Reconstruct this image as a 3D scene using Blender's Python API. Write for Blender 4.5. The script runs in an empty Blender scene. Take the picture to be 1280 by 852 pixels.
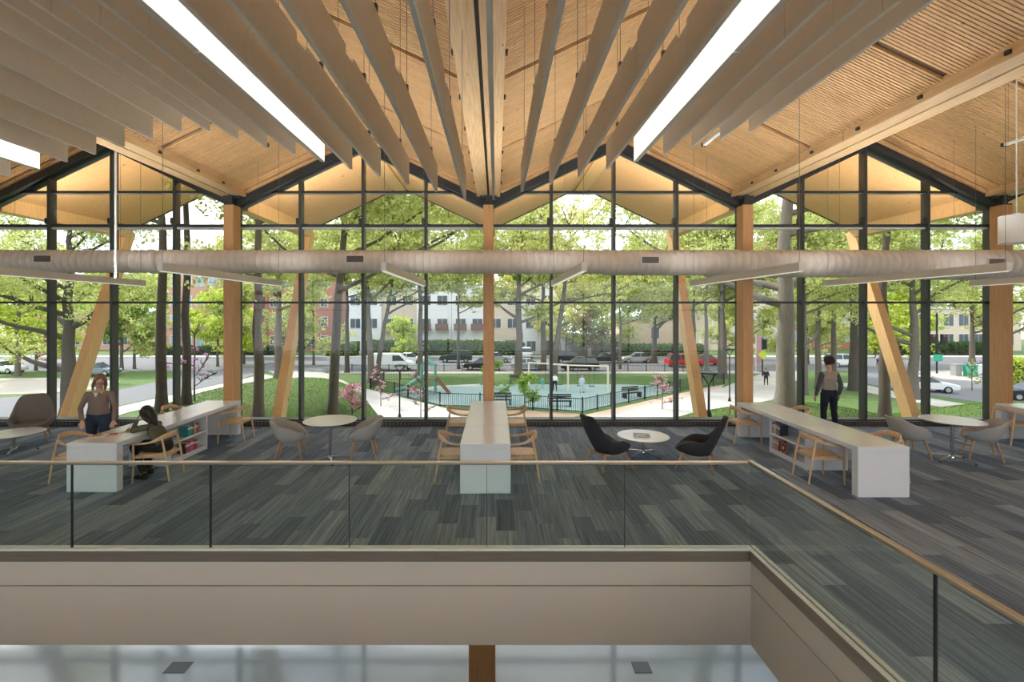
import bpy, bmesh, math, random
import numpy as np
from mathutils import Vector, Matrix

SC = bpy.context.scene
COL = SC.collection
PI = math.pi
R = math.radians

# ------------------------------------------------------------------ camera
FPX, VPX, VPY, EYE = 604.0, 620.0, 391.0, 2.7      # focal length and vanishing point of the photograph
cam = bpy.data.cameras.new('camera')
cam.sensor_fit = 'HORIZONTAL'
cam.sensor_width = 36.0
cam.lens = FPX / 1280.0 * 36.0
cam.shift_x = (640.0 - VPX) / 1280.0
cam.shift_y = (VPY - 426.0) / 1280.0
cam.clip_start, cam.clip_end = 0.05, 800.0
camo = bpy.data.objects.new('camera', cam)
COL.objects.link(camo)
camo.location = (0, 0, EYE)
camo.rotation_euler = (R(90), 0, 0)
SC.camera = camo

# ------------------------------------------------------------------ sky, sun, exposure
SC.view_settings.view_transform = 'Standard'
SC.view_settings.look = 'None'
SC.view_settings.exposure = 1.1
SC.view_settings.gamma = 1.0
SC.view_settings.use_curve_mapping = False
w = bpy.data.worlds.new('sky')
SC.world = w
w.use_nodes = True
nt = w.node_tree
nt.nodes.clear()
wo = nt.nodes.new('ShaderNodeOutputWorld')
bg = nt.nodes.new('ShaderNodeBackground')
tc = nt.nodes.new('ShaderNodeTexCoord')
nz = nt.nodes.new('ShaderNodeTexNoise')
nz.inputs['Scale'].default_value = 3.0
nz.inputs['Detail'].default_value = 5.0
cr = nt.nodes.new('ShaderNodeValToRGB')
cr.color_ramp.elements[0].position = 0.38
cr.color_ramp.elements[0].color = (0.62, 0.78, 1.0, 1)
cr.color_ramp.elements[1].position = 0.58
cr.color_ramp.elements[1].color = (1.0, 1.0, 1.0, 1)
nt.links.new(tc.outputs['Generated'], nz.inputs['Vector'])
nt.links.new(nz.outputs['Fac'], cr.inputs['Fac'])
nt.links.new(cr.outputs['Color'], bg.inputs['Color'])
bg.inputs['Strength'].default_value = 1.25
nt.links.new(bg.outputs['Background'], wo.inputs['Surface'])
sun = bpy.data.lights.new('sun', 'SUN')
sun.energy = 2.2
sun.angle = R(3)
sun.color = (1.0, 0.94, 0.84)
suno = bpy.data.objects.new('sun', sun)
COL.objects.link(suno)
suno.location = (-30, 40, 40)
suno.rotation_euler = Vector((0.62, -0.40, -0.66)).to_track_quat('-Z', 'Y').to_euler()

# ------------------------------------------------------------------ materials
MATS = {}
def _new(name):
    m = bpy.data.materials.new(name)
    m.use_nodes = True
    MATS[name] = m
    n = m.node_tree.nodes
    return m, n, m.node_tree.links, n['Principled BSDF']

def mat(name, col, rough=0.6, metal=0.0, var=0.0, scale=8.0, stretch=(1, 1, 1), bump=0.0, bscale=None,
        detail=4.0, spec=None, emit=None, estr=0.0, trans=0.0):
    """plain procedural surface: colour with a noise variation, optional bump"""
    m, n, l, b = _new(name)
    b.inputs['Roughness'].default_value = rough
    b.inputs['Metallic'].default_value = metal
    if spec is not None:
        b.inputs['Specular IOR Level'].default_value = spec
    b.inputs['Base Color'].default_value = (*col, 1)
    if emit:
        b.inputs['Emission Color'].default_value = (*emit, 1)
        b.inputs['Emission Strength'].default_value = estr
    if var or bump:
        t = n.new('ShaderNodeTexCoord')
        mp = n.new('ShaderNodeMapping')
        mp.inputs['Scale'].default_value = stretch
        l.new(t.outputs['Object'], mp.inputs['Vector'])
        z = n.new('ShaderNodeTexNoise')
        z.inputs['Scale'].default_value = scale
        z.inputs['Detail'].default_value = detail
        l.new(mp.outputs['Vector'], z.inputs['Vector'])
        if var:
            mx = n.new('ShaderNodeMix')
            mx.data_type = 'RGBA'
            mx.inputs['A'].default_value = (*[c * (1 - var) for c in col], 1)
            mx.inputs['B'].default_value = (*[min(1, c * (1 + var)) for c in col], 1)
            l.new(z.outputs['Fac'], mx.inputs['Factor'])
            l.new(mx.outputs['Result'], b.inputs['Base Color'])
        if bump:
            bp = n.new('ShaderNodeBump')
            bp.inputs['Strength'].default_value = bump
            bp.inputs['Distance'].default_value = 0.01
            if bscale:
                z2 = n.new('ShaderNodeTexNoise')
                z2.inputs['Scale'].default_value = bscale
                l.new(mp.outputs['Vector'], z2.inputs['Vector'])
                l.new(z2.outputs['Fac'], bp.inputs['Height'])
            else:
                l.new(z.outputs['Fac'], bp.inputs['Height'])
            l.new(bp.outputs['Normal'], b.inputs['Normal'])
    return m

def wood(name, dark, light, stretch, rough=0.5, knots=0.0, board=0.0, board_axis=0, wscale=1.0, island=0.0, kscale=None):
    """wood: long grain streaks, optional board to board tone and knots"""
    m, n, l, b = _new(name)
    b.inputs['Roughness'].default_value = rough
    t = n.new('ShaderNodeTexCoord')
    mp = n.new('ShaderNodeMapping')
    mp.inputs['Scale'].default_value = stretch
    l.new(t.outputs['Object'], mp.inputs['Vector'])
    z = n.new('ShaderNodeTexNoise')
    z.inputs['Scale'].default_value = 6.0 * wscale
    z.inputs['Detail'].default_value = 6.0
    z.inputs['Distortion'].default_value = 0.6
    l.new(mp.outputs['Vector'], z.inputs['Vector'])
    r = n.new('ShaderNodeValToRGB')
    r.color_ramp.elements[0].position = 0.3
    r.color_ramp.elements[0].color = (*dark, 1)
    r.color_ramp.elements[1].position = 0.68
    r.color_ramp.elements[1].color = (*light, 1)
    l.new(z.outputs['Fac'], r.inputs['Fac'])
    out = r.outputs['Color']
    if island:
        g = n.new('ShaderNodeNewGeometry')
        hs = n.new('ShaderNodeHueSaturation')
        mr = n.new('ShaderNodeMapRange')
        mr.inputs['To Min'].default_value = 1 - island
        mr.inputs['To Max'].default_value = 1 + island
        l.new(g.outputs['Random Per Island'], mr.inputs['Value'])
        l.new(mr.outputs['Result'], hs.inputs['Value'])
        l.new(out, hs.inputs['Color'])
        out = hs.outputs['Color']
    if knots:
        v = n.new('ShaderNodeTexVoronoi')
        v.inputs['Scale'].default_value = 1.0
        mk = n.new('ShaderNodeMapping')
        mk.inputs['Scale'].default_value = kscale or tuple(knots * (0.35 + 0.65 * min(1, s)) for s in stretch)
        l.new(t.outputs['Object'], mk.inputs['Vector'])
        l.new(mk.outputs['Vector'], v.inputs['Vector'])
        kr = n.new('ShaderNodeValToRGB')
        kr.color_ramp.elements[0].position = 0.02
        kr.color_ramp.elements[0].color = (0.30, 0.16, 0.07, 1)
        kr.color_ramp.elements[1].position = 0.075
        kr.color_ramp.elements[1].color = (1, 1, 1, 1)
        l.new(v.outputs['Distance'], kr.inputs['Fac'])
        mx = n.new('ShaderNodeMix')
        mx.data_type = 'RGBA'
        mx.blend_type = 'MULTIPLY'
        mx.inputs['Factor'].default_value = 0.85
        l.new(out, mx.inputs['A'])
        l.new(kr.outputs['Color'], mx.inputs['B'])
        out = mx.outputs['Result']
    l.new(out, b.inputs['Base Color'])
    bp = n.new('ShaderNodeBump')
    bp.inputs['Strength'].default_value = 0.08
    bp.inputs['Distance'].default_value = 0.005
    l.new(z.outputs['Fac'], bp.inputs['Height'])
    l.new(bp.outputs['Normal'], b.inputs['Normal'])
    return m

def glass(name, tint, refl=1.0, f0=0.016):
    m, n, l, b = _new(name)
    n.remove(b)
    o = n['Material Output']
    tr = n.new('ShaderNodeBsdfTransparent')
    tr.inputs['Color'].default_value = (*tint, 1)
    gl = n.new('ShaderNodeBsdfGlossy')
    gl.inputs['Roughness'].default_value = 0.0
    gl.inputs['Color'].default_value = (refl, refl, refl, 1)
    lw = n.new('ShaderNodeLayerWeight')          # Schlick reflectance, the same from both sides of the sheet
    lw.inputs['Blend'].default_value = 0.5
    pw = n.new('ShaderNodeMath')
    pw.operation = 'POWER'
    pw.inputs[1].default_value = 5.0
    ma = n.new('ShaderNodeMath')
    ma.operation = 'MULTIPLY_ADD'
    ma.inputs[1].default_value = 0.9
    ma.inputs[2].default_value = f0
    mx = n.new('ShaderNodeMixShader')
    l.new(lw.outputs['Facing'], pw.inputs[0])
    l.new(pw.outputs[0], ma.inputs[0])
    l.new(ma.outputs[0], mx.inputs['Fac'])
    l.new(tr.outputs['BSDF'], mx.inputs[1])
    l.new(gl.outputs['BSDF'], mx.inputs[2])
    l.new(mx.outputs['Shader'], o.inputs['Surface'])
    return m

def leafmat(name, c1, c2, trans=0.45):
    m, n, l, b = _new(name)
    n.remove(b)
    o = n['Material Output']
    g = n.new('ShaderNodeNewGeometry')
    r = n.new('ShaderNodeValToRGB')
    r.color_ramp.elements[0].color = (*c1, 1)
    r.color_ramp.elements[1].color = (*c2, 1)
    l.new(g.outputs['Random Per Island'], r.inputs['Fac'])
    d = n.new('ShaderNodeBsdfDiffuse')
    t = n.new('ShaderNodeBsdfTranslucent')
    l.new(r.outputs['Color'], d.inputs['Color'])
    l.new(r.outputs['Color'], t.inputs['Color'])
    mx = n.new('ShaderNodeMixShader')
    mx.inputs['Fac'].default_value = trans
    l.new(d.outputs['BSDF'], mx.inputs[1])
    l.new(t.outputs['BSDF'], mx.inputs[2])
    l.new(mx.outputs['Shader'], o.inputs['Surface'])
    return m

def carpetmat(name):
    """plank carpet: every plank has its own tone, streaked along its length"""
    m, n, l, b = _new(name)
    b.inputs['Roughness'].default_value = 0.85
    b.inputs['Specular IOR Level'].default_value = 0.35
    g = n.new('ShaderNodeNewGeometry')
    sx = n.new('ShaderNodeSeparateXYZ')
    l.new(g.outputs['Position'], sx.inputs['Vector'])
    def mth(op, a, bb=None):
        q = n.new('ShaderNodeMath')
        q.operation = op
        for i, vv in enumerate((a, bb)):
            if vv is None:
                continue
            if isinstance(vv, (int, float)):
                q.inputs[i].default_value = vv
            else:
                l.new(vv, q.inputs[i])
        return q.outputs[0]
    row = mth('FLOOR', mth('DIVIDE', mth('ADD', sx.outputs['X'], 50.0), PLW))
    wn = n.new('ShaderNodeTexWhiteNoise')
    wn.noise_dimensions = '1D'
    # stagger: rows shifted by thirds of a plank, as the planks themselves are laid
    off = mth('MULTIPLY', mth('MODULO', mth('MULTIPLY', row, 7.0), 5.0), PLL / 5.0)
    cell = mth('FLOOR', mth('DIVIDE', mth('ADD', mth('ADD', sx.outputs['Y'], 50.0), off), PLL))
    idn = mth('ADD', mth('MULTIPLY', row, 131.7), cell)
    l.new(idn, wn.inputs['W'])
    r = n.new('ShaderNodeValToRGB')
    el = r.color_ramp.elements
    el[0].position = 0.0; el[0].color = (0.100, 0.136, 0.205, 1)
    el[1].position = 1.0; el[1].color = (0.275, 0.345, 0.44, 1)
    e = el.new(0.35); e.color = (0.155, 0.206, 0.295, 1)
    e = el.new(0.7); e.color = (0.205, 0.265, 0.36, 1)
    l.new(wn.outputs['Value'], r.inputs['Fac'])
    # streaks along the plank
    mp = n.new('ShaderNodeMapping')
    mp.inputs['Scale'].default_value = (38.0, 1.1, 1.0)
    l.new(g.outputs['Position'], mp.inputs['Vector'])
    cmb = n.new('ShaderNodeVectorMath')
    cmb.operation = 'ADD'
    sc = n.new('ShaderNodeVectorMath')
    sc.operation = 'SCALE'
    sc.inputs['Scale'].default_value = 40.0
    l.new(wn.outputs['Color'], sc.inputs[0])
    l.new(mp.outputs['Vector'], cmb.inputs[0])
    l.new(sc.outputs['Vector'], cmb.inputs[1])
    z = n.new('ShaderNodeTexNoise')
    z.inputs['Scale'].default_value = 1.0
    z.inputs['Detail'].default_value = 3.0
    l.new(cmb.outputs['Vector'], z.inputs['Vector'])
    mr = n.new('ShaderNodeMapRange')
    mr.inputs['From Min'].default_value = 0.3
    mr.inputs['From Max'].default_value = 0.7
    mr.inputs['To Min'].default_value = 0.62
    mr.inputs['To Max'].default_value = 1.38
    l.new(z.outputs['Fac'], mr.inputs['Value'])
    fine = n.new('ShaderNodeTexNoise')
    fine.inputs['Scale'].default_value = 260.0
    l.new(g.outputs['Position'], fine.inputs['Vector'])
    vm = n.new('ShaderNodeVectorMath')
    vm.operation = 'SCALE'
    l.new(r.outputs['Color'], vm.inputs[0])
    l.new(mr.outputs['Result'], vm.inputs['Scale'])
    l.new(vm.outputs['Vector'], b.inputs['Base Color'])
    bp = n.new('ShaderNodeBump')
    bp.inputs['Strength'].default_value = 0.4
    bp.inputs['Distance'].default_value = 0.004
    l.new(fine.outputs['Fac'], bp.inputs['Height'])
    l.new(bp.outputs['Normal'], b.inputs['Normal'])
    return m

PLW, PLL = 0.25, 1.0          # carpet plank width and length
carpetmat('carpet')
wood('ceiling_wood', (0.60, 0.335, 0.135), (0.79, 0.50, 0.245), (0.5, 14, 3), 0.55, knots=2.2, island=0.08, kscale=(2.6, 3.4, 0.02))
wood('soffit_wood', (0.64, 0.37, 0.17), (0.76, 0.49, 0.26), (0.5, 9, 2), 0.55, knots=0.7, kscale=(1.4, 1.8, 0.02))
wood('glulam', (0.62, 0.37, 0.17), (0.79, 0.54, 0.29), (7, 0.35, 7), 0.5, knots=1.6, kscale=(4.5, 2.2, 0.02))
wood('column_wood', (0.56, 0.285, 0.11), (0.69, 0.39, 0.175), (9, 9, 0.4), 0.45, knots=1.2)
wood('strut_wood', (0.66, 0.40, 0.17), (0.80, 0.54, 0.27), (9, 9, 0.4), 0.5, knots=1.0)
wood('ash_wood', (0.60, 0.40, 0.23), (0.74, 0.54, 0.34), (4, 4, 4), 0.42)
wood('oak_leg', (0.36, 0.20, 0.10), (0.50, 0.30, 0.16), (8, 8, 1), 0.45)
mat('slot_dark', (0.16, 0.085, 0.04), 0.8, var=0.2, scale=3)
mat('dark_steel', (0.035, 0.038, 0.040), 0.42, 0.0, var=0.15, scale=2)
mat('mullion_grey', (0.055, 0.062, 0.066), 0.38, 0.0, var=0.1, scale=2)
mat('light_trim', (0.74, 0.75, 0.74), 0.35, 0.0, var=0.06, scale=2)
mat('baffle_felt', (0.82, 0.735, 0.635), 0.95, var=0.05, scale=30, bump=0.15, bscale=180)
mat('baffle_edge', (0.84, 0.80, 0.73), 0.9, var=0.03, scale=30)
mat('wire', (0.20, 0.19, 0.18), 0.4, 0.6, var=0.1)
mat('clip_dark', (0.05, 0.04, 0.035), 0.5, 0.2, var=0.1)
mat('lamp_panel', (0.9, 0.88, 0.85), 0.7, emit=(1.0, 0.92, 0.83), estr=0.56, var=0.02)
mat('lamp_diffuser', (0.9, 0.9, 0.88), 0.6, emit=(1.0, 0.95, 0.86), estr=0.25, var=0.02)
mat('lamp_uplight', (0.9, 0.9, 0.88), 0.6, emit=(0.93, 0.97, 1.0), estr=78.0, var=0.02)
mat('lamp_white', (0.76, 0.73, 0.68), 0.4, var=0.04, scale=4)
mat('duct_paint', (0.70, 0.63, 0.56), 0.45, 0.0, var=0.06, scale=3)
mat('grille_dark', (0.16, 0.13, 0.11), 0.6, var=0.2, scale=30)
mat('white_laminate', (0.78, 0.81, 0.86), 0.22, var=0.03, scale=4)
mat('white_paint', (0.56, 0.51, 0.44), 0.55, var=0.03, scale=2)
mat('wall_paint', (0.78, 0.75, 0.70), 0.7, var=0.03, scale=1.5)
mat('table_white', (0.80, 0.83, 0.88), 0.25, var=0.02, scale=6)
mat('chrome', (0.62, 0.63, 0.64), 0.18, 1.0, var=0.05)
mat('shoe_steel', (0.27, 0.235, 0.19), 0.36, 0.5, var=0.25, scale=1.5, stretch=(1, 1, 30))
mat('handrail_metal', (0.58, 0.50, 0.40), 0.28, 1.0, var=0.08, scale=3)
mat('gasket', (0.012, 0.014, 0.016), 0.5, var=0.1)
mat('grey_fabric', (0.42, 0.41, 0.395), 0.9, var=0.08, scale=60, bump=0.2, bscale=300)
mat('brown_fabric', (0.19, 0.182, 0.175), 0.9, var=0.08, scale=60, bump=0.2, bscale=300)
mat('charcoal_fabric', (0.034, 0.036, 0.043), 0.85, var=0.15, scale=60, bump=0.2, bscale=300)
mat('concrete', (0.58, 0.62, 0.68), 0.12, var=0.16, scale=0.8, detail=7)
mat('slate_lid', (0.10, 0.11, 0.12), 0.4, var=0.15, scale=10)
glass('window_glass', (0.985, 0.99, 0.985))
glass('rail_glass', (0.915, 0.97, 0.95))

# ------------------------------------------------------------------ mesh helpers
class MB:
    def __init__(self):
        self.v, self.f, self.m = [], [], []

    def face(self, pts, mi=0):
        b = len(self.v)
        self.v += [tuple(p) for p in pts]
        self.f.append(tuple(range(b, b + len(pts))))
        self.m.append(mi)
        return self

    def box(self, x0, x1, y0, y1, z0, z1, mi=0):
        b = len(self.v)
        self.v += [(x0, y0, z0), (x1, y0, z0), (x1, y1, z0), (x0, y1, z0),
                   (x0, y0, z1), (x1, y0, z1), (x1, y1, z1), (x0, y1, z1)]
        for q in ((0, 3, 2, 1), (4, 5, 6, 7), (0, 1, 5, 4), (1, 2, 6, 5), (2, 3, 7, 6), (3, 0, 4, 7)):
            self.f.append(tuple(b + i for i in q))
            self.m.append(mi)
        return self

    def beam(self, p, q, wx, wy, up=(0, 0, 1), mi=0, w2=None):
        """rectangular bar from p to q; wx across, wy along 'up'; w2 = (wx, wy) at q"""
        p, q = Vector(p), Vector(q)
        d = (q - p).normalized()
        s = d.cross(Vector(up))
        if s.length < 1e-5:
            s = d.cross(Vector((1, 0, 0)))
        s.normalize()
        u = s.cross(d).normalized()
        b = len(self.v)
        for c, (a1, a2) in ((p, (wx, wy)), (q, w2 or (wx, wy))):
            for sx, sy in ((-1, -1), (1, -1), (1, 1), (-1, 1)):
                self.v.append(tuple(c + s * (sx * a1 / 2) + u * (sy * a2 / 2)))
        for k in ((3, 2, 1, 0), (4, 5, 6, 7), (0, 1, 5, 4), (1, 2, 6, 5), (2, 3, 7, 6), (3, 0, 4, 7)):
            self.f.append(tuple(b + i for i in k))
            self.m.append(mi)
        return self

    def prism(self, poly, axis, a0, a1, mi=0):
        """extrude a 2D polygon; axis 'x': poly=(y,z), 'y': poly=(x,z), 'z': poly=(x,y)"""
        n = len(poly)
        b = len(self.v)
        for a in (a0, a1):
            for (p, q) in poly:
                self.v.append({'x': (a, p, q), 'y': (p, a, q), 'z': (p, q, a)}[axis])
        self.f.append(tuple(b + i for i in range(n)))
        self.f.append(tuple(b + n + i for i in reversed(range(n))))
        self.m += [mi, mi]
        for i in range(n):
            j = (i + 1) % n
            self.f.append((b + j, b + i, b + n + i, b + n + j))
            self.m.append(mi)
        return self

    def tube(self, pts, rad, n=8, cap=True, flat=1.0, mi=0, round_ends=False, side=None):
        P = [Vector(p) for p in pts]
        if isinstance(rad, (int, float)):
            rad = [rad] * len(P)
        rad = list(rad)
        if round_ends:
            a = (P[0] - P[1]).normalized()
            e = (P[-1] - P[-2]).normalized()
            r0, r1 = rad[0], rad[-1]
            P = [P[0] + a * r0, P[0] + a * r0 * 0.7] + P + [P[-1] + e * r1 * 0.7, P[-1] + e * r1]
            rad = [r0 * 0.12, r0 * 0.71] + rad + [r1 * 0.71, r1 * 0.12]
        b = len(self.v)
        t = (P[1] - P[0]).normalized()
        ref = Vector((0, 0, 1)) if abs(t.z) < 0.9 else Vector((1, 0, 0))
        s = Vector(side) if side else t.cross(ref).normalized()
        for i, p in enumerate(P):
            if i == 0:
                t = (P[1] - P[0])
            elif i == len(P) - 1:
                t = (P[-1] - P[-2])
            else:
                t = (P[i + 1] - P[i - 1])
            t.normalize()
            s = (s - t * s.dot(t))
            if s.length < 1e-6:
                s = t.cross(Vector((0, 1, 0)))
            s.normalize()
            u = s.cross(t)
            for k in range(n):
                a = 2 * PI * k / n
                self.v.append(tuple(p + s * (math.cos(a) * rad[i]) + u * (math.sin(a) * rad[i] * flat)))
        for i in range(len(P) - 1):
            for k in range(n):
                k2 = (k + 1) % n
                self.f.append((b + i * n + k2, b + i * n + k, b + (i + 1) * n + k, b + (i + 1) * n + k2))
                self.m.append(mi)
        if cap:
            self.f.append(tuple(b + k for k in range(n)))
            e = b + (len(P) - 1) * n
            self.f.append(tuple(e + k for k in reversed(range(n))))
            self.m += [mi, mi]
        return self

    def lathe(self, prof, n=24, c=(0, 0, 0), mi=0, axis='z', cap=True):
        b = len(self.v)
        for (r, z) in prof:
            for k in range(n):
                a = 2 * PI * k / n
                x, y = r * math.cos(a), r * math.sin(a)
                q = {'z': (x, y, z), 'x': (z, x, y), 'y': (y, z, x)}[axis]
                self.v.append((c[0] + q[0], c[1] + q[1], c[2] + q[2]))
        for i in range(len(prof) - 1):
            for k in range(n):
                k2 = (k + 1) % n
                self.f.append((b + i * n + k, b + i * n + k2, b + (i + 1) * n + k2, b + (i + 1) * n + k))
                self.m.append(mi)
        if cap:
            self.f.append(tuple(b + k for k in reversed(range(n))))
            e = b + (len(prof) - 1) * n
            self.f.append(tuple(e + k for k in range(n)))
            self.m += [mi, mi]
        return self

    def ell(self, c, r, n=14, k=9, rot=None, mi=0):
        """ellipsoid"""
        b = len(self.v)
        c = Vector(c)
        M = rot or Matrix.Identity(3)
        for i in range(k + 1):
            th = PI * i / k
            sr, cz = max(math.sin(th), 0.02), math.cos(th)
            for j in range(n):
                a = 2 * PI * j / n
                self.v.append(tuple(c + M @ Vector((r[0] * sr * math.cos(a), r[1] * sr * math.sin(a), r[2] * cz))))
        for i in range(k):
            for j in range(n):
                j2 = (j + 1) % n
                self.f.append((b + (i + 1) * n + j, b + (i + 1) * n + j2, b + i * n + j2, b + i * n + j))
                self.m.append(mi)
        self.f.append(tuple(b + j for j in range(n)))
        self.f.append(tuple(b + k * n + j for j in reversed(range(n))))
        self.m += [mi, mi]
        return self

    def mesh(self, name, mats=None, smooth=None, bevel=0.0, seg=2):
        me = bpy.data.meshes.new(name)
        me.from_pydata(self.v, [], self.f)
        if bevel:
            bm = bmesh.new()
            bm.from_mesh(me)
            bmesh.ops.remove_doubles(bm, verts=bm.verts, dist=1e-5)
            ed = [e for e in bm.edges if len(e.link_faces) == 2 and e.calc_face_angle(0) > 0.5]
            bmesh.ops.bevel(bm, geom=ed, offset=bevel, segments=seg, affect='EDGES', profile=0.5, clamp_overlap=True)
            bm.to_mesh(me)
            bm.free()
        elif any(self.m):
            me.polygons.foreach_set('material_index', self.m)
        for mm in (mats or []):
            me.materials.append(MATS[mm])
        if smooth is not None:
            me.polygons.foreach_set('use_smooth', [True] * len(me.polygons))
            me.set_sharp_from_angle(angle=R(smooth))
        me.update()
        return me

    def build(self, name, mats, parent=None, smooth=None, bevel=0.0, seg=2, loc=None):
        if isinstance(mats, str):
            mats = [mats]
        o = bpy.data.objects.new(name, self.mesh(name, mats, smooth, bevel, seg))
        COL.objects.link(o)
        if parent is not None:
            o.parent = parent
        if loc is not None:
            o.location = loc
        return o

def link(name, me, parent=None, loc=(0, 0, 0), rotz=0.0):
    o = bpy.data.objects.new(name, me)
    COL.objects.link(o)
    o.parent = parent
    o.location = loc
    o.rotation_euler = (0, 0, rotz)
    return o

def thing(name, label, cat, loc=(0, 0, 0), rotz=0.0, group=None, kind=None):
    o = bpy.data.objects.new(name, None)
    o.empty_display_size = 0.1
    COL.objects.link(o)
    o.location = loc
    o.rotation_euler = (0, 0, rotz)
    return tag(o, label, cat, group, kind)

def tag(o, label=None, cat=None, group=None, kind=None):
    if label: o['label'] = label
    if cat: o['category'] = cat
    if group: o['group'] = group
    if kind: o['kind'] = kind
    return o

def dup(root, loc, rotz, label=None, group=None):
    def cp(o, parent):
        c = o.copy()
        COL.objects.link(c)
        c.parent = parent
        for ch in o.children:
            cp(ch, c)
        return c
    r = cp(root, None)
    r.location = loc
    r.rotation_euler = (0, 0, rotz)
    if label: r['label'] = label
    if group: r['group'] = group
    return r

def smoothstep(a, b, x):
    t = max(0.0, min(1.0, (x - a) / (b - a)))
    return t * t * (3 - 2 * t)

def clip_poly(poly, a, b, c):
    """keep the side a*x + b*y <= c"""
    out = []
    for i in range(len(poly)):
        p, q = poly[i], poly[(i + 1) % len(poly)]
        dp, dq = a * p[0] + b * p[1] - c, a * q[0] + b * q[1] - c
        if dp <= 0:
            out.append(p)
        if dp * dq < 0:
            t = dp / (dp - dq)
            out.append((p[0] + (q[0] - p[0]) * t, p[1] + (q[1] - p[1]) * t))
    return out

# ================================================================== the building
V0, BAY = -0.18, 6.09
HB = BAY / 2
VZ, RZ = 5.50, 6.96                    # ceiling underside at the valleys and at the ridges
YW = 11.82                             # glass line of the window front
YE = 16.3                              # eave outside
RISE = (RZ - VZ) / HB
def V(k): return V0 + BAY * k
def ceil_z(x):
    u = abs((x - V0) / BAY - round((x - V0) / BAY)) * BAY
    return VZ + RISE * u

# ---- ceiling: folded timber roof
mb = MB()
for k in range(-3, 3):
    for xa, xb, za, zb in ((V(k), V(k) + HB, VZ, RZ), (V(k) + HB, V(k + 1), RZ, VZ)):
        c = 0.045
        q = [(xa, za + c), (xb, zb + c), (xb, zb + 0.34), (xa, za + 0.34)]
        mb.prism(q, 'y', 2.0, YW - 0.06, 0)
        q0 = [(xa, za), (xb, zb), (xb, zb + 0.34), (xa, za + 0.34)]
        mb.prism(q0, 'y', -9.0, 2.0, 1)
        mb.prism(q0, 'y', YW - 0.06, YE, 2)
ceiling = tag(mb.build('ceiling', ['slot_dark', 'ceiling_wood', 'soffit_wood']), kind='structure')
JOINTS = (3.4, 6.03, 8.63, 11.2)
for k in range(-3, 3):
    for s in (0, 1):
        mb = MB()
        if s == 0: xa, xb = V(k) + 0.27, V(k) + HB - 0.07
        else:      xa, xb = V(k) + HB + 0.07, V(k + 1) - 0.27
        za, zb = ceil_z(xa), ceil_z(xb)
        y = 2.02
        while y < YW - 0.12:
            if min(abs(y + 0.017 - j) for j in JOINTS) > 0.035:
                mb.prism([(xa, za), (xb, zb), (xb, zb + 0.05), (xa, za + 0.05)], 'y', y, y + 0.034)
            y += 0.049
        tag(mb.build('ceiling_slats', 'ceiling_wood', ceiling), kind='stuff')
# eave edge trim
for k in range(-3, 3):
    for s in (0, 1):
        xa, xb, za, zb = ((V(k), V(k) + HB, VZ, RZ), (V(k) + HB, V(k + 1), RZ, VZ))[s]
        MB().prism([(xa, za - 0.03), (xb, zb - 0.03), (xb, zb + 0.4), (xa, za + 0.4)], 'y', YE, YE + 0.05).build('eave_trim', 'mullion_grey', ceiling)

# ---- timber beams in the valleys, running through the glass to the eave, ridge boards outside
for k in range(-3, 4):
    b = tag(bpy.data.objects.new('timber_beam', None), kind='structure')
    COL.objects.link(b)
    b.location = (V(k), 0, 5.48)
    for s in (-1, 1):
        MB().box(min(s * 0.022, s * 0.28), max(s * 0.022, s * 0.28), -9, YW - 0.22, 0, 0.25).build('glulam_half', 'glulam', b, bevel=0.006, seg=1)
    MB().box(-0.03, 0.03, -9, YW - 0.25, 0.05, 0.24).build('gap_filler', 'gasket', b)
    for y in [3.1, 4.2, 5.3, 6.4, 7.5, 8.6, 9.7, 10.6]:
        for s in (-1, 1):
            MB().box(s * 0.285 - 0.025, s * 0.285 + 0.025, y - 0.03, y + 0.03, 0.055, 0.10).build('bolt_plate', 'clip_dark', b)
    MB().box(-0.15, 0.15, YW + 0.12, YE - 0.25, -0.26, 0.10).build('outer_beam', 'strut_wood', b)
for k in range(-3, 3):
    o = MB().box(-0.20, 0.20, YW + 0.1, YE - 0.05, -0.10, 0.06).build('timber_beam', 'strut_wood', loc=(V(k) + HB, 0, RZ - 0.06))
    tag(o, kind='structure')

# ---- columns inside the glass, leaning struts outside
for k in range(-2, 3):
    c = tag(bpy.data.objects.new('timber_column', None), kind='structure')
    COL.objects.link(c)
    c.location = (V(k), 11.48, 0)
    MB().box(-0.12, 0.12, -0.16, 0.16, 0.0, 5.24).build('shaft', 'column_wood', c, bevel=0.008, seg=1)
    m = MB()
    m.box(-0.055, 0.055, -0.10, 0.12, 5.24, 5.49)
    m.box(-0.11, 0.11, -0.15, 0.15, 5.24, 5.27)
    m.box(-0.20, 0.20, -0.03, 0.03, 5.42, 5.48)
    m.build('steel_bracket', 'dark_steel', c)
for k in range(-2, 3):
    o = MB().beam((0, 0, 0), (0, 3.0, 7.55), 0.25, 0.36, up=(0, -1, 0.35)).build('timber_strut', 'strut_wood', loc=(V(k), 13.25, -2.1))
    tag(o, kind='structure')

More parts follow.
